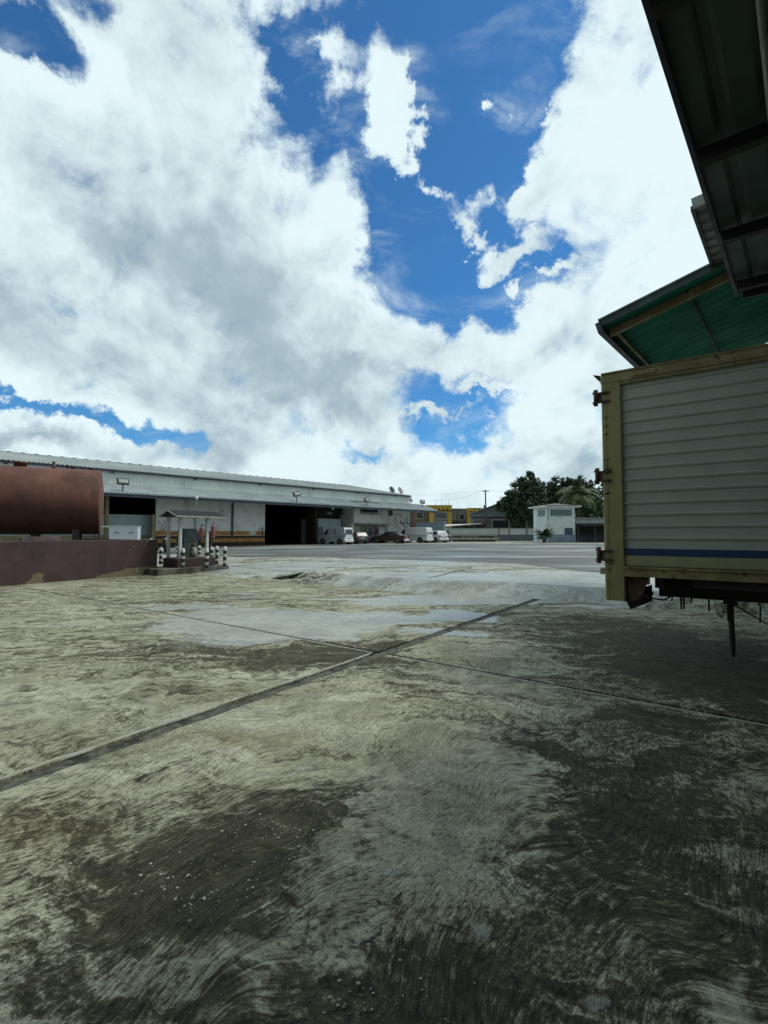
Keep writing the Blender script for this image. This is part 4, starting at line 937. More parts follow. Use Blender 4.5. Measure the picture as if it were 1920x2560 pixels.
f = MB().box(FX(971), FX(981.5), -.03, -.002, FZ(976, 1290), FZ(976, 1268)).build('stair_window', mk_glass('green_louvre_glass', (.03, .06, .05), .25), wh_)
mb = MB()
for k in range(6): z = FZ(976, 1290) + k * .22; mb.box(FX(971), FX(981.5), -.06, -.035, z, z + .03)
mb.build('louvre', M_BEAMB, f)
mb = MB(); xs0, xs1 = FX(984), FX(1011)                            # outside stair and its rails
z1 = FZ(984, 1287); mb.beam((xs0, -1.2, z1), (xs1, -1.2, FZ(1011, 1317)), .05, .05); mb.beam((xs0, -1.2, z1 - .9), (xs1, -1.2, FZ(1011, 1317) - .9), .05, .16)
for k in range(6): x = xs0 + (xs1 - xs0) * k / 5; z = z1 + (FZ(1011, 1317) - z1) * k / 5; mb.beam((x, -1.2, z - .9), (x, -1.2, z), .035, .035)
mb.beam((xs0 - 1.0, -1.2, z1), (xs0, -1.2, z1), .05, .05); mb.beam((xs0 - 1.0, -1.2, z1 - 1.3), (xs0 - 1.0, -1.2, z1), .05, .05)
mb.build('stair_rail', M_BEAMB, wh_)
mb = MB(); mb.beam((FX(987), -.9, FZ(1000, 1307.5, -.9)), (FX(1016), -.9, FZ(1000, 1307.5, -.9)), .08, .12); mb.beam((FX(1015), -.9, 0), (FX(1015), -.9, FZ(1000, 1307, -.9)), .1, .1); mb.build('gate_frame', M_BEAMB, wh_)
# canopy
zi, zo = FZ(700, 1234.5) if False else 5.35, 4.42
xr = 1.8
CD = 3.0
mb = MB(); mb.sheet((LW, -CD, zo), (xr - LW + 1.0, 0, 0), (0, CD - .03, zi - zo), 230, .045, (0, 0, 1)); mb.build('canopy_sheet', M_CANO, wh_)
MB().box(LW, xr + 1.0, -CD + .02, -CD + .12, zo - .36, zo - .03).build('canopy_shade_beam', M_BEAMB, wh_)  # dark beam added in place of the shade under the canopy edge
MB().box(LW, xr + 1.0, -CD - .02, -CD + .018, zo - .10, zo + .0).build('canopy_gutter', M_CANO, wh_)
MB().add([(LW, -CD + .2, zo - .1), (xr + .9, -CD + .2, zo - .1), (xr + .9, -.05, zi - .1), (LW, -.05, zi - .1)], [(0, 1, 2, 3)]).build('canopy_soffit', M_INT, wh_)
x = LW + 1
while x < 1.5:
    if not (x390 < x < x662 and False): MB().beam((x, -CD + .13, zo - .2), (x, 0, zi - .35), .10, .14).build('canopy_bracket', M_BEAMB, wh_)
    x += 6.1
# main roof: shallow, ridge 12 m back
zrg = 8.75
mb = MB(); mb.sheet((LW, -.35, he - .05), (-LW + .3, 0, 0), (0, 12.35, zrg - he), 210, .05, (0, 0, 1)); mb.sheet((LW, 12, zrg), (-LW + .3, 0, 0), (0, 12.35, -zrg + he), 60, .05, (0, 0, 1)); mb.build('roof_sheet', M_ROOFL, wh_)
mb = MB(); mb.box(LW, .3, -.33, -.05, he - .22, he - .07); mb.build('eave_gutter', M_BEAMB, wh_)
mb = MB().prism([(-.3, he - .1), (12, zrg - .1), (24.3, he - .1), (24.3, 0), (.3, 0), (.3, he - .3)], .0, .02, 'x'); mb.build('gable_wall', M_CLAD, wh_)
for i in range(9):
    x = -3 - 6.9 * i; MB().box(x - .12, x + .12, -.36, -.2, he - .34, he - .12).build('gutter_bracket', M_BLACK, wh_)
for (u, yo, zz) in ((620, -3, 3.9), (836, -3, 3.95)):
    x = FX(u, -3.0); MB().lathe([(.03, .12), (.10, .06), (.13, -.10), (.02, -.16)], (x, -CD + .3, zo - .42), 10).build('canopy_lamp', M_WW, wh_)

# floodlights on the canopy edge
M_FL = mk('black_floodlight', (.025, .028, .03), (.015, .015, .015), 5, .5); M_FLG = mk('floodlight_glass', (.45, .5, .5), (.3, .33, .33), 5, .2)
def flood(u, vb, vt, depth_y, label, tilt=0.0, bar=False):
    x = FX(u, -2.8); p = C1 + FD * x - ND * 2.8; p.z = GZ + zo + .05; hh = D(u, vt, p.y).z - p.z; s = max(hh * .5, .35)
    t_ = thing('floodlight', label, 'floodlight', tuple(p), wrz, 'floodlights along the warehouse canopy')
    MB().tube([(0, 0, 0), (0, 0, hh - s * .8)], .045, 8).build('bracket', M_FL, t_)
    zz = hh - s * .5; M_ = Matrix.Translation((0, 0, zz)) @ Matrix.Rotation(tilt, 4, 'Y') @ Matrix.Rotation(R(-20), 4, 'X')
    MB().bbox(-s * .8, s * .8, -.10, .10, -s * .45, s * .45, .02, M_).build('lamp_housing', M_FL, t_)
    MB().box(-s * .62, s * .62, -.13, -.105, -s * .30, s * .26, M_).build('lens', M_FLG, t_)
    if bar: MB().box(-2.6, 2.1, -.03, .03, hh - s * 1.25, hh - s * 1.12).build('cross_bar', M_FL, t_)
flood(304, 1224, 1195, 0, 'large boxy floodlight on the canopy above the left bay, nearest the red tank', 0)
flood(741, 1248, 1228, 0, 'tilted square floodlight on the canopy above the dark middle bay', R(-14))
flood(917, 1259, 1243, 0, 'small floodlight with a long thin crossbar above the office', R(-20), True)
def flood2(u, v, dep, label, rz):
    p = D(u, v, dep)
    t_ = thing('floodlight', label, 'floodlight', tuple(p), rz, 'floodlights along the warehouse canopy')
    MB().tube([(0, 0, -.9), (0, 0, -.1)], .05, 6).build('bracket', M_FL, t_); M_ = Matrix.Rotation(R(-25), 4, 'X') @ Matrix.Rotation(R(10), 4, 'Y')
    MB().bbox(-.36, .36, -.08, .08, -.25, .28, .02, M_).build('lamp_housing', M_FL, t_); MB().box(-.28, .28, -.10, -.085, -.18, .2, M_).build('lens', M_FLG, t_)
flood2(1027, 1248.5, 66.5, 'black floodlight sticking out from the right end of the warehouse roof', R(60))
flood2(1056, 1255, 66, 'grey floodlight on the far tip of the canopy in front of the brown building', R(10))
# satellite dishes on the roof end
def dish(u, v, dep, rz, label, mat):
    p = D(u, v, dep)
    t_ = thing('satellite_dish', label, 'satellite dish', (p.x, p.y, p.z - 1.0), rz, 'satellite dishes on the warehouse roof')
    MB().tube([(0, 0, -.3), (0, 0, .8)], .04, 6).build('mast', M_FL, t_)
    M_ = Matrix.Rotation(R(-20), 4, 'X')
    mb = MB(); mb.lathe([(.02, .16), (.30, .12), (.5, .03), (.56, -.02), (.55, -.04), (.3, .09), (.02, .13)], (0, .1, 0), 20, 'y'); mb.v = [Matrix.Translation((0, 0, 1.0)) @ (M_ @ q) for q in mb.v]; mb.build('reflector', mat, t_)
    MB().tube([(0, .0, .60), (0, -.5, .95)], .02, 5).build('feed_arm', M_FL, t_)
dish(981, 1224, 68, R(50), 'dark satellite dish on the right end of the warehouse roof', mk('dark_dish', (.05, .06, .06), None, 3, .6))
dish(1002, 1225.5, 69, R(55), 'pale grey satellite dish, nearer the roof corner than the dark one', mk('grey_dish', (.28, .30, .30), None, 3, .5))

# ------------------------------------------------------------------ vehicles
M_TYRE = mk('tyre_rubber', (.016, .016, .017), (.025, .025, .025), 9, .8); M_RIM = mk('wheel_silver', (.30, .31, .32), (.2, .2, .21), 9, .35, metal=.6); M_CGL = mk_glass('car_glass', (.015, .022, .026), .2)
M_RED = mk('tail_light_red', (.25, .012, .01), (.18, .01, .01), 9, .25); M_CLEAR = mk('headlight_clear', (.55, .58, .58), (.4, .42, .42), 9, .15); M_BUMP = mk('black_bumper', (.03, .03, .032), (.02, .02, .02), 9, .6); M_PLATE = mk('number_plate', (.5, .5, .45), (.4, .4, .38), 9, .5)
def car(name, label, cat, p, heading, L, W, body, low, cabin, belt, top_in, wheels, side_win, rear_win, wind, wr=.32, lamps=None, group=None, rearm=None, belt_line=None):
    """local x forward, origin under the middle; low / cabin are side outlines (x, z)"""
    t_ = thing(name, label, cat, tuple(p), heading, group)
    H = max(z for _, z in cabin); hw = W / 2
    def yy(z): return hw if z <= belt else hw - top_in * ((z - belt) / (H - belt)) ** 1.2
    def loft(poly):
        mb = MB(); n = len(poly); vs = []
        for s_ in (-1, 1):
            for x, z in poly: vs.append((x, s_ * (yy(z) - (.03 if z < .35 else 0)), z))
        cen0 = len(vs); fs = [tuple(range(n)), tuple(range(2 * n - 1, n - 1, -1))] + [(i, i + n, (i + 1) % n + n, (i + 1) % n) for i in range(n)]
        return mb.add(vs, fs)
    # lower body with arches cut as dark discs behind the wheels
    o1 = loft(low).build('body', body, t_)
    md = o1.modifiers.new('edge', 'BEVEL'); md.width = .045; md.segments = 3; md.limit_method = 'ANGLE'; md.angle_limit = R(25)
    o2 = loft(cabin).build('cabin', body, t_)
    md = o2.modifiers.new('edge', 'BEVEL'); md.width = .06; md.segments = 3; md.limit_method = 'ANGLE'; md.angle_limit = R(25)
    for s_ in (-1, 1):
        for poly in side_win:
            n = len(poly); mb = MB(); vs = [(x, s_ * (yy(z) + .004), z) for x, z in poly] + [(x, s_ * (yy(z) - .04), z) for x, z in poly]
            mb.add(vs, [tuple(range(n))] + [(i, (i + 1) % n, (i + 1) % n + n, i + n) for i in range(n)]); mb.build('side_window', M_CGL, t_)
    def cross(seg, nm, mat, inset, off):
        (x0, z0), (x1, z1) = seg; mb = MB(); nx = (z1 - z0); nz = -(x1 - x0); l_ = math.hypot(nx, nz); nx, nz = nx / l_ * off, nz / l_ * off
        y0_, y1_ = yy(z0) - inset, yy(z1) - inset
        a = [(x0 + nx, -y0_, z0 + nz), (x0 + nx, y0_, z0 + nz), (x1 + nx, y1_, z1 + nz), (x1 + nx, -y1_, z1 + nz)]; b = [(x - nx * 3, y, z - nz * 3) for x, y, z in a]
        mb.add(a + b, [(0, 1, 2, 3)] + [(i, (i + 1) % 4, (i + 1) % 4 + 4, i + 4) for i in range(4)]); mb.build(nm, mat, t_)
    if rear_win: cross(rear_win, 'rear_window', M_CGL, .16, -.012)
    if wind: cross(wind, 'windscreen', M_CGL, .10, .012)
    for x in wheels:
        for s_ in (-1, 1):
            ar = MB().lathe([(wr + .07, 0), (wr + .07, .012)], (x, s_ * (hw - .006) - (0 if s_ > 0 else .012) , wr + .02), 24, 'y').build('wheel_arch', M_BUMP, t_)
            w_ = MB(); c = (x, s_ * (hw - .10), wr); w_.lathe([(wr * .6, -.10), (wr * .93, -.11), (wr, -.08), (wr, .08), (wr * .93, .11), (wr * .6, .10)], c, 24, 'y'); w_ = w_.build('tyre', M_TYRE, t_)
            rm = MB().lathe([(wr * .60, -.03), (wr * .5, s_ * .02), (wr * .2, s_ * .05), (.02, s_ * .06)], (x, s_ * (hw - .03), wr), 16, 'y'); rm.build('rim', M_RIM, w_)
    xr_, xf_ = min(x for x, _ in low), max(x for x, _ in low)
    MB().bbox(xr_ - .07, xr_ + .12, -hw + .02, hw - .02, .30, .56, .03).build('rear_bumper', rearm or M_BUMP, t_)
    MB().bbox(xf_ - .12, xf_ + .07, -hw + .02, hw - .02, .26, .54, .03).build('front_bumper', body, t_)
    lz = lamps or .85
    for s_ in (-1, 1):
        y = s_ * (hw - .12); MB().bbox(xr_ - .02, xr_ + .1, y - .10, y + .10, lz - .13, lz + .15, .02).build('tail_light', M_RED, t_)
        MB().bbox(xf_ - .12, xf_ + .03, y - .14, y + .12, .62, .80, .02).build('headlight', M_CLEAR, t_)
    MB().box(xr_ - .025, xr_ + .02, -.25, .25, .62, .75).build('number_plate', M_PLATE, t_)
    if belt_line: MB().box(xr_ + .1, belt_line[0], -hw - .008, hw + .008, belt_line[1], belt_line[1] + .05).build('side_moulding', M_BUMP, t_)
    return t_
hd = math.atan2(ND.y, ND.x)
def at(u, v=1356.5): p = G(u, v); return p
def place(u, dep, z=GZ): p = D(u, 1356, dep); return Vector((p.x, p.y, z))
M_SILV = mk('silver_blue_paint', (.44, .49, .54), (.40, .45, .50), .8, .3, metal=.25); M_WHITE = mk('white_car_paint', (.68, .72, .74), (.62, .66, .68), .8, .3); M_MAR = mk('dark_maroon_car_paint', (.05, .026, .027), (.035, .02, .02), .8, .25); M_SUV = mk('pearl_white_paint', (.62, .65, .68), (.56, .58, .6), .8, .3); M_GREYC = mk('grey_green_car_paint', (.15, .17, .165), (.12, .135, .13), .8, .35)
VAN1 = dict(L=3.9, W=1.6, low=[(-1.95, .28), (-1.95, 1.02), (1.35, 1.02), (1.88, .92), (1.98, .62), (1.95, .28)], cabin=[(-1.95, 1.0), (-1.93, 1.35), (-1.82, 1.78), (-1.65, 1.86), (.55, 1.84), (.72, 1.80), (1.42, 1.0)], belt=1.02, top_in=.13)
car('minivan', 'small silver blue van with a white back, before the pale inner room', 'van', place(839, 53.2), hd + R(8), 3.9, 1.6, M_SILV, VAN1['low'], VAN1['cabin'], 1.02, .13, (-1.25, 1.25),
    [[(.55, 1.08), (.50, 1.62), (.72, 1.62), (1.15, 1.10)], [(-.62, 1.1), (-.60, 1.7), (-.48, 1.7), (-.48, 1.1)]], [(-1.97, 1.12), (-1.89, 1.66)], [(.80, 1.72), (1.36, 1.06)], .30, 1.0, rearm=M_WHITE, belt_line=(-.6, .82))
car('hatchback', 'small old grey hatchback almost hidden beside the silver blue van', 'car', place(890.5, 56.3), hd + R(-18), 3.6, 1.5, M_GREYC, [(-1.75, .28), (-1.8, .85), (-1.6, .92), (1.2, .88), (1.7, .78), (1.78, .5), (1.75, .28)], [(-1.72, .88), (-1.4, 1.32), (-1.2, 1.40), (.1, 1.40), (.75, .88)], .9, .16, (-1.1, 1.15),
    [[(-1.3, .95), (-1.05, 1.3), (-.5, 1.3), (-.5, .95)], [(-.42, .95), (-.42, 1.3), (.05, 1.3), (.5, .95)]], [(-1.72, .93), (-1.42, 1.30)], [(.16, 1.34), (.66, .93)], .28, .72)
car('sedan', 'very dark maroon car parked nose in, in front of the office windows', 'car', place(974, 59.0), hd + R(22), 4.5, 1.75, M_MAR, [(-2.2, .28), (-2.25, .86), (-2.05, .98), (1.2, .93), (2.05, .80), (2.25, .55), (2.2, .28)], [(-1.75, .93), (-1.05, 1.38), (-.8, 1.45), (.15, 1.45), (1.05, .93)], .95, .22, (-1.35, 1.4),
    [[(-1.3, 1.0), (-.92, 1.35), (-.4, 1.35), (-.4, 1.0)], [(-.32, 1.0), (-.32, 1.35), (.12, 1.35), (.75, 1.0)]], [(-1.66, .99), (-1.10, 1.34)], [(.22, 1.38), (.95, .99)], .33, .78, rearm=M_SUV)
car('panel_van', 'white panel van with a dark side moulding between the maroon car and the white hatch', 'van', place(1036, 62.5), hd + R(8), 4.7, 1.7, M_WHITE, [(-2.35, .28), (-2.35, 1.05), (1.75, 1.05), (2.25, .95), (2.36, .6), (2.3, .28)], [(-2.35, 1.03), (-2.33, 1.5), (-2.26, 1.9), (-2.1, 1.98), (.95, 1.98), (1.15, 1.93), (1.95, 1.03)], 1.05, .12, (-1.35, 1.55),
    [[(1.0, 1.12), (.95, 1.72), (1.2, 1.70), (1.66, 1.12)]], [(-2.345, 1.18), (-2.27, 1.78)], [(1.22, 1.85), (1.88, 1.12)], .34, .95, rearm=M_WHITE, belt_line=(1.3, .88))
car('suv', 'pearl white hatch backed car right of the white panel van', 'car', place(1086, 64.5), hd + R(-12), 4.0, 1.7, M_SUV, [(-1.95, .30), (-2.0, .95), (-1.9, 1.02), (1.2, .98), (1.85, .85), (2.0, .6), (1.95, .30)], [(-1.92, .98), (-1.55, 1.45), (-1.35, 1.58), (.0, 1.60), (.9, .98)], 1.0, .2, (-1.2, 1.3),
    [[(-1.5, 1.05), (-1.25, 1.45), (-.6, 1.48), (-.6, 1.05)], [(-.5, 1.05), (-.5, 1.48), (-.05, 1.48), (.6, 1.05)]], [(-1.90, 1.04), (-1.58, 1.42)], [(.08, 1.52), (.78, 1.04)], .33, .85, rearm=M_SUV)

mv = [o for o in bpy.data.objects if o.name == 'minivan'][0]
MB().prism([(-1.955, .34), (-1.958, 1.02), (-1.94, 1.35), (-1.83, 1.785), (-1.66, 1.868), (-1.45, 1.868), (-1.45, 1.84), (-1.66, 1.84), (-1.79, 1.76), (-1.90, 1.34), (-1.92, .34)], -.70, .70, 'y').build('tailgate', M_WHITE, mv)
# three wheeled cargo carrier and motorcycles behind the tank wall
def moto(u, dep, rz, label, c1, name='motorcycle'):
    p = D(u, 1360, dep); p.z = gz(p.x, p.y)
    t_ = thing(name, label, 'motorcycle', tuple(p), rz, 'motorcycles parked near the warehouse')
    m1 = mk('moto_paint', c1, None, 4, .35)
    for x in (-.62, .62):
        w_ = MB().lathe([(.2, -.04), (.27, -.05), (.30, 0), (.27, .05), (.2, .04)], (x, 0, .30), 20, 'y').build('wheel', M_TYRE, t_)
        MB().lathe([(.20, -.01), (.03, -.03), (.03, .03), (.20, .01)], (x, 0, .30), 12, 'y').build('rim', M_RIM, w_)
    mb = MB().tube([(.62, .0, .3), (.42, 0, .78), (.36, 0, .98)], .03, 8); mb.build('fork', M_RIM, t_)
    mb = MB().tube([(-.62, 0, .3), (-.1, 0, .38), (.2, 0, .45), (.40, 0, .80)], [.04, .09, .10, .05], 8); mb.build('engine', M_BLACK, t_)
    MB().tube([(-.15, 0, .74), (.1, 0, .82), (.34, 0, .80)], [.08, .14, .08], 10).build('fuel_tank', m1, t_)
    MB().bbox(-.72, -.05, -.12, .12, .70, .80, .03).build('seat', M_RUBBER, t_)
    MB().tube([(.28, -.36, 1.04), (.38, -.12, 1.0), (.40, 0, 1.0), (.38, .12, 1.0), (.28, .36, 1.04)], .016, 6).build('handlebar', M_BLACK, t_)
    MB().lathe([(.02, -.06), (.09, -.02), (.10, .05), (.02, .06)], (.48, 0, .88), 12, 'x').build('headlight', M_CLEAR, t_)
    MB().bbox(.18, .40, -.20, .20, .35, .92, .04).build('leg_shield', m1, t_)
    MB().bbox(-.55, .1, -.16, .16, .30, .62, .05).build('side_cover', m1, t_)
    MB().tube([(.35, .3, 1.04), (.33, .34, 1.2)], .008, 5).build('mirror_stem', M_BLACK, t_); MB().lathe([(.01, -.01), (.05, 0), (.01, .01)], (.33, .34, 1.23), 10, 'x').build('mirror', M_BLACK, t_)
    MB().tube([(-.3, -.14, .33), (-.85, -.16, .38)], [.035, .05], 8).build('exhaust', M_RIM, t_)
    return t_
moto(414, 31, R(-62), 'dark motorcycle parked near the warehouse, seen left of the shelter columns', (.04, .015, .015))
moto(449, 31.5, R(-58), 'second dark motorcycle, seen between the two left columns of the pump shelter', (.03, .02, .03))
moto(358, 31, R(15), 'black motorcycle between the white cargo carrier and the corner of the maroon wall', (.02, .02, .02))
moto(216, 28, R(-20), 'white motorcycle with blue marks under the right end of the red tank', (.45, .48, .52))
p = D(312, 1350, 30.0); p.z = gz(p.x, p.y) ; cg = math.atan2(.30, .95)
tk = thing('cargo_tricycle', 'white cargo tricycle with a large white box and a small canopy behind the maroon wall', 'tricycle', tuple(p), cg)
bz0 = D(312, 1349, 30).z - p.z; bz1 = D(312, 1315.5, 30).z - p.z
M_FRZ = mk('clean_white_box', (.62, .68, .76), (.56, .62, .70), .8, .35)
MB().bbox(-.80, .82, -.45, .45, bz0 - .15, bz1 - .03, .02).build('cargo_box', M_FRZ, tk)
MB().bbox(-.83, .85, -.48, .48, bz1 - .028, bz1 + .01, .006).build('box_lid', M_FRZ, tk)
mb = MB()
for x in (-.36, .45): mb.box(x - .16, x + .02, -.462, -.452, (bz0 + bz1) / 2, (bz0 + bz1) / 2 + .05); mb.box(x + .04, x + .10, -.47, -.452, (bz0 + bz1) / 2 - .02, (bz0 + bz1) / 2 + .06)
mb.build('box_latch', M_SLATE, tk)
MB().bbox(-1.60, -.86, -.5, .5, bz1 - .07, bz1 - .01, .015).build('canopy', M_FRZ, tk)
mb = MB()
for x, y in ((-1.55, -.45), (-.90, -.45), (-1.55, .45), (-.90, .45)): mb.beam((x, y, .4), (x, y, bz1 - .06), .04, .04)
mb.beam((-1.6, -.4, .45), (.8, -.4, .45), .06, .08); mb.beam((-1.6, .4, .45), (.8, .4, .45), .06, .08); mb.beam((.8, -.44, .45), (.8, .44, .45), .06, .08); mb.beam((-1.55, -.44, .45), (-1.55, .44, .45), .06, .08)
mb.build('frame', M_BLACK, tk)
MB().bbox(-1.40, -.95, -.3, .3, .62, .78, .03).build('seat', M_RUBBER, tk)
MB().bbox(-1.85, -1.5, -.35, .35, .35, .95, .06).build('front_cowl', M_FRZ, tk)
MB().lathe([(.02, -.03), (.11, .0), (.12, .05), (.02, .07)], (-1.88, .0, .85), 12, 'x').build('headlight', M_CLEAR, tk)
for (x, y) in ((.3, -.52), (.3, .52), (-1.75, 0)):
    w_ = MB().lathe([(.15, -.06), (.28, -.07), (.30, 0), (.28, .07), (.15, .06)], (x, y, .30), 20, 'y').build('wheel', M_TYRE, tk); MB().lathe([(.15, -.02), (.03, -.04), (.03, .04), (.15, .02)], (x, y, .30), 12, 'y').build('rim', M_RIM, w_)

# cartons inside the dark bay
for (u, dep, s, lab) in ((756, 62, .55, 'worn brown carton at the left inside the dark warehouse bay'), (768, 62, .75, 'taller brown carton standing inside the dark warehouse bay'), (777, 61, .5, 'small brown carton at the right edge of the dark warehouse bay')):
    p = D(u, 1356, dep); t_ = thing('carton', lab, 'carton', (p.x, p.y, GZ), .5, 'cartons in the dark bay'); MB().bbox(-s / 2, s / 2, -s / 2, s / 2, 0, s * 1.3, .01).build('box', mk('carton_board', (.16, .115, .07), (.12, .09, .06), 3, .9), t_)
    MB().box(-.03, .03, -s / 2 - .004, s / 2 + .004, s * 1.3 - .1, s * 1.3 + .003).build('tape', M_BEIGE, t_)

# ------------------------------------------------------------------ right half of the far edge
def front(u0, u1, dep):                                           # frontal frame: left end at u0, x to the right
    a, b_ = D(u0, 1333, dep), D(u1, 1333, dep); return Vector((a.x, dep, GZ)), (b_ - a).length
def Zp(v, dep, u=1100): return D(u, v, dep).z - GZ
# blue grey sheet wall
o_, w_ = front(1040, 1110, 68); t_ = thing('sheet_wall', 'tall blue grey sheet metal screen with spikes along its top, behind the white cars', 'wall', tuple(o_), 0)
zt = Zp(1306.5, 68)
MB().box(0, w_, 0, .12, 0, zt).build('sheet_panel', mk('blue_grey_sheet', (.20, .265, .32), (.17, .225, .28), .7, .6), t_); MB().box(w_ * .86, w_ - .01, -.02, -.003, 0, zt * .42).build('dark_patch', M_SLATE, t_)
MB().box(w_, w_ + .22, -.05, .17, 0, Zp(1304, 68)).build('end_post', mk('bright_post', (.62, .66, .66), None, 2, .6), t_)
mb = MB()
for i in range(22): x = .7 + i * .155; mb.lathe([(.045, -.04), (.05, .05), (.02, .09 + .03 * (i % 3))], (x, .06, zt), 6)
mb.build('spiked_top', M_SLATE, t_)
# small things between wall and trailer
p = place(1113, 66); t_ = thing('grey_cabinet', 'narrow grey metal cabinet at the foot of the bright post', 'cabinet', tuple(p), 0); MB().bbox(-.16, .22, -.2, .2, 0, 1.0, .02).build('cabinet_body', M_DOORG, t_); MB().box(-.12, .18, -.212, -.2, .1, .92).build('cabinet_door', M_SLATE, t_)
p = place(1120, 68); t_ = thing('motorcycle', 'dark motorcycle with a round white lamp beside the bright post', 'motorcycle', tuple(p), R(-100), 'motorcycles parked near the warehouse')
moto(1121, 67, R(-80), 'dark scooter parked head on between the bright post and the long flatbed', (.03, .03, .03))
bpy.data.objects.remove(t_)
# perimeter wall, two stretches
M_PERW = mk('grey_white_perimeter_paint', (.55, .59, .58), (.46, .5, .49), .5, .8, dirt=(.2, .2, .18), dlo=.55, dhi=.75, dscale=1); M_PERG = mk('slate_perimeter_base', (.12, .15, .17), (.10, .12, .14), .6, .8)
o_, w_ = front(1127, 1345, 76); t_ = thing('perimeter_wall', 'long perimeter wall, white above and slate grey below, with thin dark posts', 'wall', tuple(o_), 0)
z0, z1 = Zp(1336.5, 76), Zp(1322.5, 76)
MB().box(0, w_, 0, .2, z0, z1).build('white_panel', M_PERW, t_); MB().box(0, w_, -.03, .2, 0, z0).build('grey_base', M_PERG, t_); MB().box(-.1, w_, -.06, .26, z1, z1 + .12).build('coping', M_TRIM, t_)
for u in (1247, 1273, 1316.5): x = D(u, 1333, 76).x - o_.x; MB().box(x - .09, x + .09, -.10, -.032, 0, z1 + (1.3 if u > 1260 else .2)).build('post', M_DOORG, t_)
o_, w_ = front(1113, 1126, 74); t_ = thing('white_hut', 'little pale hut between the bright post and the start of the perimeter wall', 'hut', tuple(o_), 0); MB().bbox(0, w_, 0, 1.4, 0, Zp(1321, 74), .02).build('hut_wall', M_BLUEW, t_); MB().box(w_ * .25, w_ * .75, -.02, 0, 0, 1.7).build('door', M_DOORG, t_); MB().box(-.1, w_ + .1, -.15, 1.5, Zp(1321, 74), Zp(1321, 74) + .1).build('flat_roof', M_TRIM, t_)
# long flatbed trailer parked along the wall
o_, w_ = front(1131, 1247, 70); t_ = thing('flatbed_trailer', 'long low cream flatbed trailer parked along the perimeter wall', 'trailer', tuple(o_), 0)
z0, z1 = Zp(1350, 70), Zp(1344.5, 70)
MB().bbox(0, w_, 0, 2.4, z0, z1, .02).build('side_rail', mk('cream_rail', (.36, .34, .24), (.3, .28, .2), 1, .6), t_)
z2 = Zp(1339, 70); MB().bbox(0, w_, .3, 2.4, z2 - .08, z2 + .05, .01).build('upper_rail', M_BEIGE, t_)
for i in range(8): x = .1 + (w_ - .3) * i / 7; MB().box(x, x + .07, -.012, 0, z0 + .02, z1 - .02).build('rib', M_DBROWN, t_); MB().box(x, x + .08, .32, .4, z1, z2 - .08).build('stake', M_BLACK, t_)
mb = MB().box(.3, w_ - .3, .8, 1.0, z0 - .25, z0); mb.box(.3, w_ - .3, 1.5, 1.7, z0 - .25, z0); mb.build('chassis', M_BLACK, t_)
for x in (w_ - 1.0, w_ - 2.1, 1.0):
    for y in (.2, 2.2):
        q = MB().lathe([(.25, -.12), (.42, -.13), (.44, 0), (.42, .13), (.25, .12)], (x, y, .44 if x > 2 else .44), 18, 'y').build('wheel', M_TYRE, t_); MB().lathe([(.25, -.04), (.05, -.1), (.05, .1), (.25, .04)], (x, y, .44), 12, 'y').build('rim', M_RIM, q)
# brown and yellow block behind
M_BR = mk('brown_facade', (.165, .125, .10), (.13, .10, .085), .4, .8); M_YE = mk('mustard_facade', (.56, .38, .06), (.50, .34, .05), .3, .8); M_GR = mk('grey_facade', (.20, .205, .205), (.16, .165, .165), .4, .8); M_SHUT = mk('grey_shutter', (.13, .135, .13), (.10, .105, .10), 1, .7)
dp_ = 105.0
o_, w_ = front(1010, 1205, dp_); t_ = thing('yellow_brown_building', 'two storey brown and mustard yellow building with grey stretches beyond the warehouse', 'building', (o_.x, o_.y, GZ), 0)
def BX(u): return D(u, 1333, dp_).x - o_.x
def BZ(v): return Zp(v, dp_)
def vol(u0, u1, vt, y, mat, nm): MB().box(BX(u0), BX(u1), y, 12, 0, BZ(vt)).build(nm, mat, t_)
vol(1010, 1064, 1268, .3, M_BR, 'brown_wing'); vol(1064, 1072.5, 1263.5, .15, M_BR, 'brown_return'); vol(1073, 1128, 1264, -1.2, M_YE, 'yellow_tower'); vol(1128.5, 1167, 1271, .3, M_GR, 'grey_wing'); vol(1167.5, 1206, 1270.5, -1.2, M_YE, 'yellow_tower')
MB().box(BX(1064), BX(1073), -1.2, .14, BZ(1273), BZ(1264)).build('yellow_parapet', M_YE, t_)
MB().box(BX(1063), BX(1129.5), -1.3, -1.21, BZ(1278.5), BZ(1276.5)).build('cornice', M_DBROWN, t_); MB().box(BX(1063), BX(1129.5), -1.3, 12, BZ(1265.5), BZ(1263.5)).build('coping', M_YE, t_); MB().box(BX(1167), BX(1206), -1.3, -1.21, BZ(1281), BZ(1279.5)).build('cornice', M_DBROWN, t_)
for u in (1086.5, 1096, 1106.5, 1117, 1186, 1196): MB().box(BX(u - 1.3), BX(u + 1.3), -1.26, -1.205, BZ(1276), BZ(1271)).build('weep_slot', M_DBROWN, t_)
def win(u0, u1, v0, v1, y, mat, nm='window'):
    f = MB().box(BX(u0) - .16, BX(u1) + .16, y - .10, y - .005, BZ(v1) - .18, BZ(v0) + .14).build(nm, M_TRIM, t_); MB().box(BX(u0), BX(u1), y - .125, y - .102, BZ(v1), BZ(v0)).build('pane', mat, f)
win(1041.5, 1057, 1281, 1295.5, .3, M_GLASS); win(1085, 1116, 1282, 1296.5, -1.2, M_SHUT); win(1130, 1137, 1285, 1297.5, .3, M_GLASSB); win(1150, 1160.5, 1286, 1298.5, .3, M_GLASS)
MB().box(BX(1143.5), BX(1144.5), .15, .29, 0, BZ(1271)).build('downpipe', M_DOORG, t_)
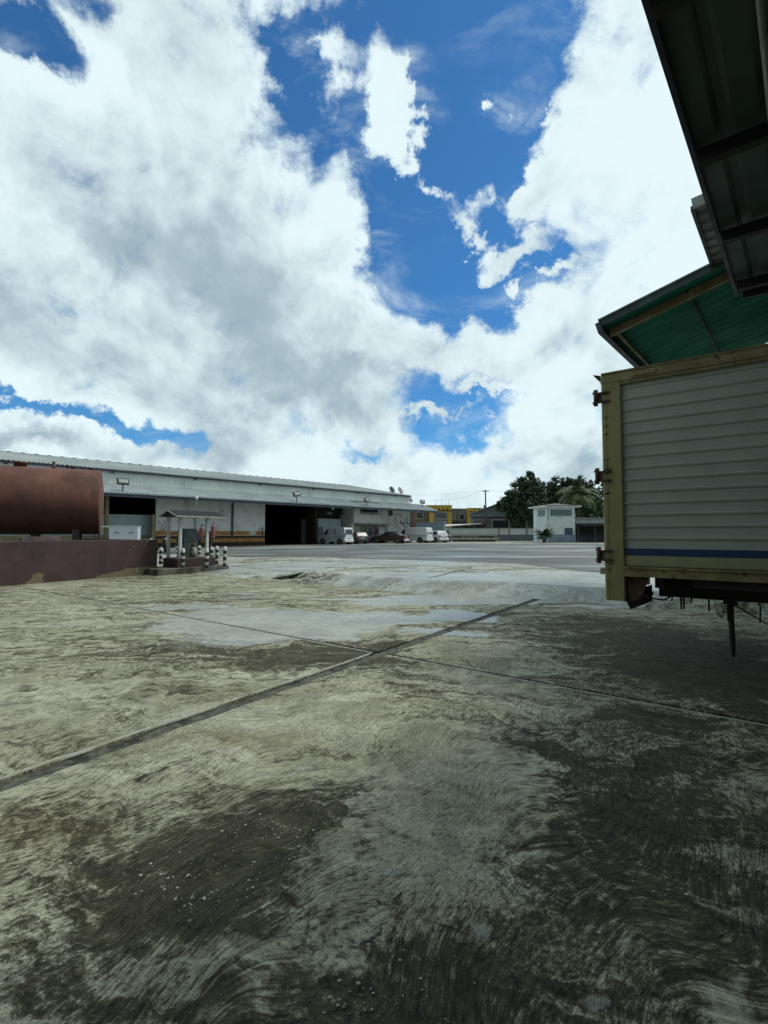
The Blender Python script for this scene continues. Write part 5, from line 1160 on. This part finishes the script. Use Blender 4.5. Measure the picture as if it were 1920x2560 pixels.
MB().box(BX(1083), BX(1118), -1.23, -1.205, BZ(1310), BZ(1298.5)).build('grey_apron', M_GR, t_)
MB().box(BX(1130), BX(1166), -.4, .29, BZ(1310), BZ(1305)).build('dark_ledge', M_DBROWN, t_)
for u, vt in ((1091, 1252), (1108, 1243), (1117.5, 1255), (1125, 1249)):
    p = Vector((D(u, 1333, dp_).x, dp_ + 2, GZ + BZ(1264))); q = thing('roof_rod', 'thin rod ' + {1091: 'leftmost', 1108: 'tallest', 1117.5: 'shortest', 1125: 'rightmost'}[u] + ' of the four on the mustard tower roof', 'rod', tuple(p), 0, 'thin rods on the yellow roof'); MB().tube([(0, 0, 0), (0, 0, BZ(vt) - BZ(1264))], [.045, .03], 6).build('rod_tube', M_SLATE, q)
# grey gabled warehouse
dq = 92.0
o_, w_ = front(1180, 1420, dq); t_ = thing('grey_gabled_shed', 'grey gable ended shed with a dark band, half hidden by the big trees', 'shed', tuple(o_), 0)
def QX(u): return D(u, 1333, dq).x - o_.x
def QZ(v): return Zp(v, dq)
M_GABLE = mk('blue_grey_cladding', (.17, .20, .22), (.145, .17, .19), .4, .7)
MB().prism([(QX(1182), QZ(1293)), (QX(1182), QZ(1284)), (QX(1299), QZ(1243)), (QX(1416), QZ(1284)), (QX(1416), QZ(1293))], 0, 2.6, 'y').build('gable', M_GABLE, t_)
mb = MB(); mb.beam((QX(1175), 1.2, QZ(1286)), (QX(1299), 1.2, QZ(1241)), 3.2, .2, (0, 0, 1)); mb.beam((QX(1299), 1.2, QZ(1241)), (QX(1423), 1.2, QZ(1286)), 3.2, .2, (0, 0, 1)); mb.build('roof', mk('dark_edge_roof', (.06, .07, .075), (.05, .055, .06), .6, .6), t_)
MB().box(QX(1182), QX(1416), -.05, 2.6, 0, QZ(1295)).build('block_wall', mk('grey_block_wall', (.16, .165, .15), (.11, .115, .105), .8, .85), t_); MB().box(QX(1181), QX(1417), -.08, 2.62, QZ(1295), QZ(1292.6)).build('dark_band', M_DBROWN, t_)
for a, b_ in ((1232, 1272), (1279, 1302), (1312, 1335)):
    f = MB().box(QX(a) - .15, QX(b_) + .15, -.14, -.052, QZ(1320) - .15, QZ(1300) + .15).build('window', M_TRIM, t_); MB().box(QX(a), QX(b_), -.17, -.142, QZ(1320), QZ(1301)).build('pane', M_SHUT if a != 1232 else M_GLASS, f)
for a in (1194, 1204): MB().box(QX(a), QX(a + 7), -.09, -.052, QZ(1302), QZ(1297)).build('vent_window', M_GLASSB, t_)
# white low roofed annex
dz = 88.0; o_, w_ = front(1112, 1216, dz); t_ = thing('open_annex', 'low open shelter with a bright white sloping roof beyond the perimeter wall', 'shelter', tuple(o_), 0)
def zz_(v): return Zp(v, dz)
mb = MB(); mb.add([(0, 0, zz_(1316.5)), (w_ * .72, 0, zz_(1311)), (w_ * .97, 3, zz_(1309)), (w_ * .1, 6, zz_(1311.5)), (0, 0, zz_(1316.5) + .12), (w_ * .72, 0, zz_(1311) + .12), (w_ * .97, 3, zz_(1309) + .12), (w_ * .1, 6, zz_(1311.5) + .12)], [(0, 1, 2, 3), (4, 5, 6, 7), (0, 1, 5, 4), (1, 2, 6, 5), (2, 3, 7, 6), (3, 0, 4, 7)]); mb.build('white_roof', mk('white_metal_roof', (.75, .78, .78), None, 1, .5), t_)
MB().box(.2, w_, 4.5, 4.8, 0, zz_(1318)).build('back_wall', M_INT, t_); MB().prism([(w_ * .25, zz_(1317)), (w_ * .97, zz_(1310)), (w_, zz_(1310.5)), (w_, zz_(1324)), (w_ * .25, zz_(1324))], .4, .5, 'y').build('dark_side', M_BRWALL, t_)
for k in (.02, .35, .7, .97): MB().box(w_ * k, w_ * k + .15, .1, .25, 0, zz_(1316)).build('post', M_DOORG, t_)

# gatehouse
dg = 64.0; gp = D(1344, 1356, dg); grot = R(12)
M_GATE = mk('white_gatehouse_render', (.74, .80, .82), (.64, .70, .73), .7, .75, dirt=(.28, .33, .40), dlo=.55, dhi=.75, dscale=.9)
t_ = thing('gatehouse', 'small white two storey gatehouse with upper windows and a tiled hip roof', 'gatehouse', (D(1369, 1333, dg).x, dg, GZ), 0)
gx0 = 0; gx1 = D(1438, 1333, dg).x - D(1369, 1333, dg).x; gh = Zp(1268, dg)
lx = D(1341, 1333, dg + 2.2).x - D(1369, 1333, dg).x
plan = [(0, 0), (gx1, 0), (gx1, 3.4), (lx, 3.4), (lx, 2.0)]
MB().prism(plan, 0, gh, 'z').build('tower_wall', M_GATE, t_)
MB().prism([(-.04, -.05), (gx1 + .03, -.05), (gx1 + .03, -.005), (-.02, -.005)], 0, Zp(1336, dg), 'z').build('blue_base', mk('pale_blue_base', (.26, .32, .42), (.2, .25, .34), 1, .8, dirt=(.4, .45, .5), dlo=.5, dhi=.7), t_)
f = MB().box(D(1376, 1333, dg).x - t_.location.x - .06, D(1429.5, 1333, dg).x - t_.location.x + .06, -.07, -.006, Zp(1290.5, dg), Zp(1273, dg)).build('window', M_GATE, t_); MB().box(D(1376, 1333, dg).x - t_.location.x, D(1429.5, 1333, dg).x - t_.location.x, -.09, -.072, Zp(1289.5, dg), Zp(1274, dg)).build('pane', M_GLASSB, f)
for k in (.33, .66): x = (D(1376, 1333, dg).x - t_.location.x) * (1 - k) + (D(1429.5, 1333, dg).x - t_.location.x) * k; MB().box(x - .03, x + .03, -.11, -.092, Zp(1289.5, dg), Zp(1274, dg)).build('mullion', M_DOORG, f)
ang = math.atan2(2.0, lx)                                         # left face window
dl = Vector((lx, 2.0, 0)); nl = Vector((dl.y, -dl.x, 0)).normalized(); nl = -nl if nl.y > 0 else nl
def onl(k, z, e=.0): q = dl * k + nl * e; return (q.x, q.y, z)
zb_, zt_ = Zp(1290.5, dg), Zp(1273.5, dg)
mb = MB().add([onl(.20, zb_, .02), onl(.90, zb_, .02), onl(.90, zt_, .02), onl(.20, zt_, .02), onl(.20, zb_, -.1), onl(.90, zb_, -.1), onl(.90, zt_, -.1), onl(.20, zt_, -.1)], [(0, 1, 2, 3), (0, 1, 5, 4), (1, 2, 6, 5), (2, 3, 7, 6), (3, 0, 4, 7)]); mb.build('side_window', M_GLASSB, t_)
MB().box(.02, .09, -.06, -.006, Zp(1300, dg), gh).build('downpipe', M_DOORG, t_)
MB().box(D(1411.5, 1333, dg).x - t_.location.x, D(1431, 1333, dg).x - t_.location.x, -.12, -.05, Zp(1337, dg), Zp(1320, dg)).build('blue_board', mk('blue_notice_board', (.04, .06, .10), (.06, .09, .13), 2, .5), t_)
ov = .55; rz0 = Zp(1268, dg)
pl = [(-.3, -ov), (gx1 + ov + .2, -ov), (gx1 + ov + .2, 3.4 + ov), (lx - ov, 3.4 + ov), (lx - ov - .1, 2.0 - .1)]
apex = [(gx1 * .45, 1.6, rz0 + .62)]
mb = MB().prism(pl, rz0, rz0 + .16, 'z'); mb.build('roof_slab', M_GATE, t_)
mb = MB(); n = len(pl); mb.add([(x, y, rz0 + .162) for x, y in pl] + [apex[0]], [(i, (i + 1) % n, n) for i in range(n)]); rf = mb.build('tiled_roof', mk('weathered_roof_tiles', (.22, .17, .14), (.12, .10, .09), 3, .85, bump=.8, bscale=4), t_)
mb = MB()
for i in range(24): x = -.3 + i * (gx1 + ov + .4) / 23; mb.lathe([(.09, 0), (.10, .3), (.03, .32)], (x, -ov - .02, rz0 + .20), 7, 'y')
mb.build('tile_edge', mk('tile_ends', (.18, .15, .12), (.3, .28, .24), 4, .8), t_)
# carport right of the gatehouse
dcp = 66.0; o_, w_ = front(1426, 1620, dcp); t_ = thing('carport', 'dark flat carport roof against a grey wall, right of the gatehouse', 'carport', tuple(o_), 0)
mb = MB().prism([(0, Zp(1309, dcp)), (w_, Zp(1309, dcp)), (w_, Zp(1314, dcp)), (.8, Zp(1315, dcp)), (.5, Zp(1312, dcp))], -2.5, 1.9, 'y'); mb.build('carport_roof', mk('dark_navy_sheet', (.03, .035, .05), (.02, .025, .035), 1, .5), t_)
mb = MB().box(1.0, w_, 1.92, 2.12, 0, Zp(1297, dcp + 2)); mb.build('wall_face', M_PERW, t_); mb = MB().box(1.0, w_, 1.80, 1.915, 0, Zp(1336, dcp)); mb.build('dark_base', M_PERG, t_); MB().box(.9, w_, 1.7, 2.3, Zp(1297, dcp + 2), Zp(1297, dcp + 2) + .15).build('coping', M_TRIM, t_)
MB().box(1.0, w_, .6, 1.79, Zp(1335, dcp), Zp(1316, dcp)).build('shaded_panel', M_BRWALL, t_)
for k in (.9, 3.2, 5.6, 8.0): MB().box(k, k + .12, -.4, -.28, 0, Zp(1313.5, dcp)).build('post', M_SLATE, t_)
p = place(1509, 62); t_ = thing('motorcycle', 'x', 'motorcycle', tuple(p)); bpy.data.objects.remove(t_)

# power pole and wires
dpl = 84.0; p = D(1216, 1356, dpl); t_ = thing('power_pole', 'tall slim wooden power pole with a crossarm in front of the grey shed', 'power pole', (p.x, dpl, GZ), 0)
ph_ = Zp(1225, dpl); MB().tube([(0, 0, 0), (-.1, 0, ph_)], [.17, .11], 10).build('pole', mk('pole_wood', (.09, .08, .07), (.06, .055, .05), 3, .9), t_)
mb = MB().beam((-.6, 0, ph_ - .25), (.5, 0, ph_ - .25), .09, .10); mb.build('crossarm', M_SLATE, t_)
for x in (-.55, -.25, .15, .45): MB().lathe([(.03, 0), (.06, .04), (.06, .14), (.02, .2)], (x, 0, ph_ - .2), 8).build('insulator', M_TRIM, t_)
MB().bbox(-.45, -.15, -.25, .05, ph_ - 3.4, ph_ - 2.7, .03).build('transformer', M_SLATE, t_)
wtop_ = Vector((p.x, dpl, GZ + ph_ - .05))
for i, (dx, end, lab) in enumerate(((-.55, D(1025, 1243.5, 80), 'power line sagging left from the pole to the warehouse end'), (.45, D(1700, 1190, 60), 'power line running right from the pole over the trees'), (-.25, D(880, 1225, 130), 'upper faint power line running left high behind the warehouse'))):
    a = wtop_ + Vector((dx, 0, 0)); pts = [a.lerp(end, k / 16) - Vector((0, 0, 1.1 * 4 * (k / 16) * (1 - k / 16))) for k in range(17)]
    c_ = thing('power_line', lab, 'wire', tuple(a), 0, 'power lines'); MB().tube([q - a for q in pts], .012, 4).build('wire', M_SLATE, c_)

# ------------------------------------------------------------------ trees
def leafmat(name, c1, c2, c3):
    mt = bpy.data.materials.new(name); mt.use_nodes = True; t = NT(mt.node_tree); b = t.n['Principled BSDF']
    P = t.add('ShaderNodeNewGeometry').outputs['Position']; n = t.noise(P, .8, 4, .7); n2 = t.noise(P, 5, 3, .6)
    c = t.mix(t.ramp(n, .35, .65), c1, c2); c = t.mix(t.m('MULTIPLY', t.ramp(n2, .5, .7), .6), c, c3); t.put(b.inputs['Base Color'], c); b.inputs['Roughness'].default_value = .6
    return mt
M_LEAF = leafmat('dark_tree_leaves', (.022, .055, .022), (.035, .075, .03), (.07, .12, .04)); M_LEAF2 = leafmat('mid_tree_leaves', (.03, .07, .02), (.05, .10, .03), (.09, .14, .05)); M_BARK = mk('bark', (.08, .06, .045), (.05, .04, .03), 3, .95, bump=.6)
def tree(u, dep, lobes, label, seed, mat, n_per=2600, ls=.34):
    """lobes: (u, v, radius px) seen in the photograph; each gets its own depth and a shell of leaves"""
    rnd = random.Random(seed); base = D(u, 1356, dep); o_ = Vector((base.x, dep, GZ)); t_ = thing('broadleaf_tree', label, 'tree', tuple(o_), 0, 'big dark trees behind the gatehouse')
    cents = []
    for (uu, vv, rr) in lobes:
        dd = dep + rnd.uniform(-1, 1) * rr * dep / F * .6; c = D(uu, vv, dd) - o_; cents.append((c, rr * dd / F))
    tk_ = MB(); top = Vector((0, 0, max(c.z for c, _ in cents) * .45)); tk_.tube([(0, 0, -.2), (.1, 0, top.z * .5), tuple(top)], [.42, .34, .26], 10)
    for c, r in cents: m_ = top.lerp(c, .5) + Vector((0, 0, -.3)); tk_.tube([tuple(top * .85), tuple(m_), tuple(c)], [.2, .12, .05], 6)
    tk_.build('trunk', M_BARK, t_)
    mb = MB()
    for c, r in cents:
        cl = [(Vector((rnd.gauss(0, 1), rnd.gauss(0, 1), rnd.gauss(0, 1))).normalized() * r * rnd.uniform(.45, 1.08) + c, r * rnd.uniform(.14, .30)) for _ in range(int(34))]
        for _ in range(int(n_per * min(2.2, max(.5, r / 2.0)))):
            q, qr = rnd.choice(cl); pnt = q + Vector((rnd.gauss(0, .55), rnd.gauss(0, .55), rnd.gauss(0, .5))) * qr
            a = Vector((rnd.uniform(-1, 1), rnd.uniform(-1, 1), rnd.uniform(-.4, .9))).normalized(); b_ = a.cross(Vector((rnd.uniform(-1, 1), rnd.uniform(-1, 1), rnd.uniform(-1, 1)))).normalized(); l = ls * rnd.uniform(.6, 1.3)
            mb.v += [pnt - b_ * l * .5, pnt + a * l * .35, pnt + b_ * l * .5, pnt - a * l * .35]; k = len(mb.v); mb.f.append([k - 4, k - 3, k - 2, k - 1]); mb.sm.append(False)
    me = bpy.data.meshes.new('crown'); me.from_pydata([tuple(v) for v in mb.v], [], mb.f); me.materials.append(mat); me.update(); o = bpy.data.objects.new('crown', me); COL.objects.link(o); o.parent = t_
tree(1310, 84, [(1318, 1210, 26), (1305, 1235, 34), (1280, 1255, 30), (1262, 1268, 20), (1300, 1275, 42), (1335, 1240, 32), (1335, 1280, 38), (1290, 1300, 24), (1345, 1220, 14), (1272, 1238, 10), (1325, 1195, 14)], 'tallest dark broadleaf tree, leftmost, rising over the grey gabled shed', 3, M_LEAF)
tree(1420, 86, [(1395, 1220, 26), (1370, 1232, 24), (1425, 1215, 22), (1452, 1215, 24), (1380, 1258, 34), (1420, 1248, 34), (1460, 1242, 30), (1482, 1228, 18), (1360, 1290, 26), (1440, 1275, 34), (1350, 1262, 26), (1405, 1285, 30), (1400, 1262, 30), (1475, 1258, 24)], 'broad dark tree with a bumpy top directly behind the gatehouse', 5, M_LEAF)
tree(1480, 82, [(1478, 1262, 26), (1500, 1285, 22), (1470, 1290, 26), (1450, 1300, 18), (1492, 1252, 16)], 'lighter green lower tree between the palm and the cargo box', 8, M_LEAF2, 2400, .3)
tree(1530, 88, [(1525, 1235, 30), (1540, 1265, 34), (1510, 1260, 18), (1530, 1295, 24)], 'dark tree half hidden behind the yellow corner post of the cargo box', 9, M_LEAF)
M_FROND = leafmat('palm_fronds', (.06, .11, .035), (.10, .15, .05), (.16, .20, .08)); M_FROND2 = leafmat('small_palm_fronds', (.03, .07, .03), (.04, .09, .035), (.07, .11, .04))
def palm(name, label, cat, u, dep, vb, vtop, R_, nf, mat, trunk, seed, droop=1.0):
    rnd = random.Random(seed); base = D(u, vb, dep); o_ = Vector((base.x, dep, max(GZ, base.z))) if trunk is False else Vector((base.x, dep, GZ)); t_ = thing(name, label, cat, tuple(o_), 0)
    top = D(u, vtop, dep).z - o_.z
    if trunk: MB().tube([(0, 0, -.1), (.15, 0, top * .5), (0, 0, top)], [.22, .16, .14], 10).build('trunk', M_BARK, t_)
    mb = MB()
    for i in range(nf):
        az = 2 * math.pi * i / nf + rnd.uniform(-.2, .2); el = rnd.uniform(.15, 1.35); L = R_ * rnd.uniform(.8, 1.1); pts = []
        for k in range(15):
            s_ = k / 14; h = L * s_; e = el - droop * 1.7 * s_ ** 1.5
            if k == 0: q = Vector((0, 0, top if trunk else .75))
            else: q = pts[-1] + Vector((math.cos(az) * math.cos(e), math.sin(az) * math.cos(e), math.sin(e))) * L / 14
            pts.append(q)
        mb.tube(pts, [.035 * R_ / 3 * (1 - .8 * k / 14) for k in range(15)], 4, False)
        side = Vector((-math.sin(az), math.cos(az), 0))
        for k in range(2, 15):
            for s_ in (-1, 1):
                for j in range(2):
                    q = pts[k - 1].lerp(pts[k], j * .5 + rnd.uniform(0, .3)); ll = R_ * .26 * math.sin(math.pi * (.12 + .82 * k / 15)); d = (side * s_ + (pts[k] - pts[k - 1]).normalized() * .7 + Vector((0, 0, -.55 * rnd.uniform(.5, 1.3)))).normalized(); w = (pts[k] - pts[k - 1]).normalized() * .05 * R_ / 2.5
                    mb.v += [q - w, q + w, q + d * ll]; n_ = len(mb.v); mb.f.append([n_ - 3, n_ - 2, n_ - 1]); mb.sm.append(False)
    me = bpy.data.meshes.new('crown'); me.from_pydata([tuple(v) for v in mb.v], [], mb.f); me.materials.append(mat); me.update(); o = bpy.data.objects.new('crown', me); COL.objects.link(o); o.parent = t_
    return t_
palm('palm_tree', 'tall drooping palm rising behind the right side of the gatehouse roof', 'palm', 1446, 74, 1356, 1243, 3.9, 30, M_FROND, True, 4, 1.15)
pp = palm('potted_palm', 'small bushy palm in a dark pot at the left corner of the gatehouse', 'potted palm', 1361, 60, 1356.5, 1330, 1.65, 44, M_FROND2, False, 6, .6)
MB().lathe([(.22, -.62), (.36, -.1), (.40, .22), (.36, .22), (.30, .1)], (0, 0, .62), 16).build('pot', M_DOORG, pp)
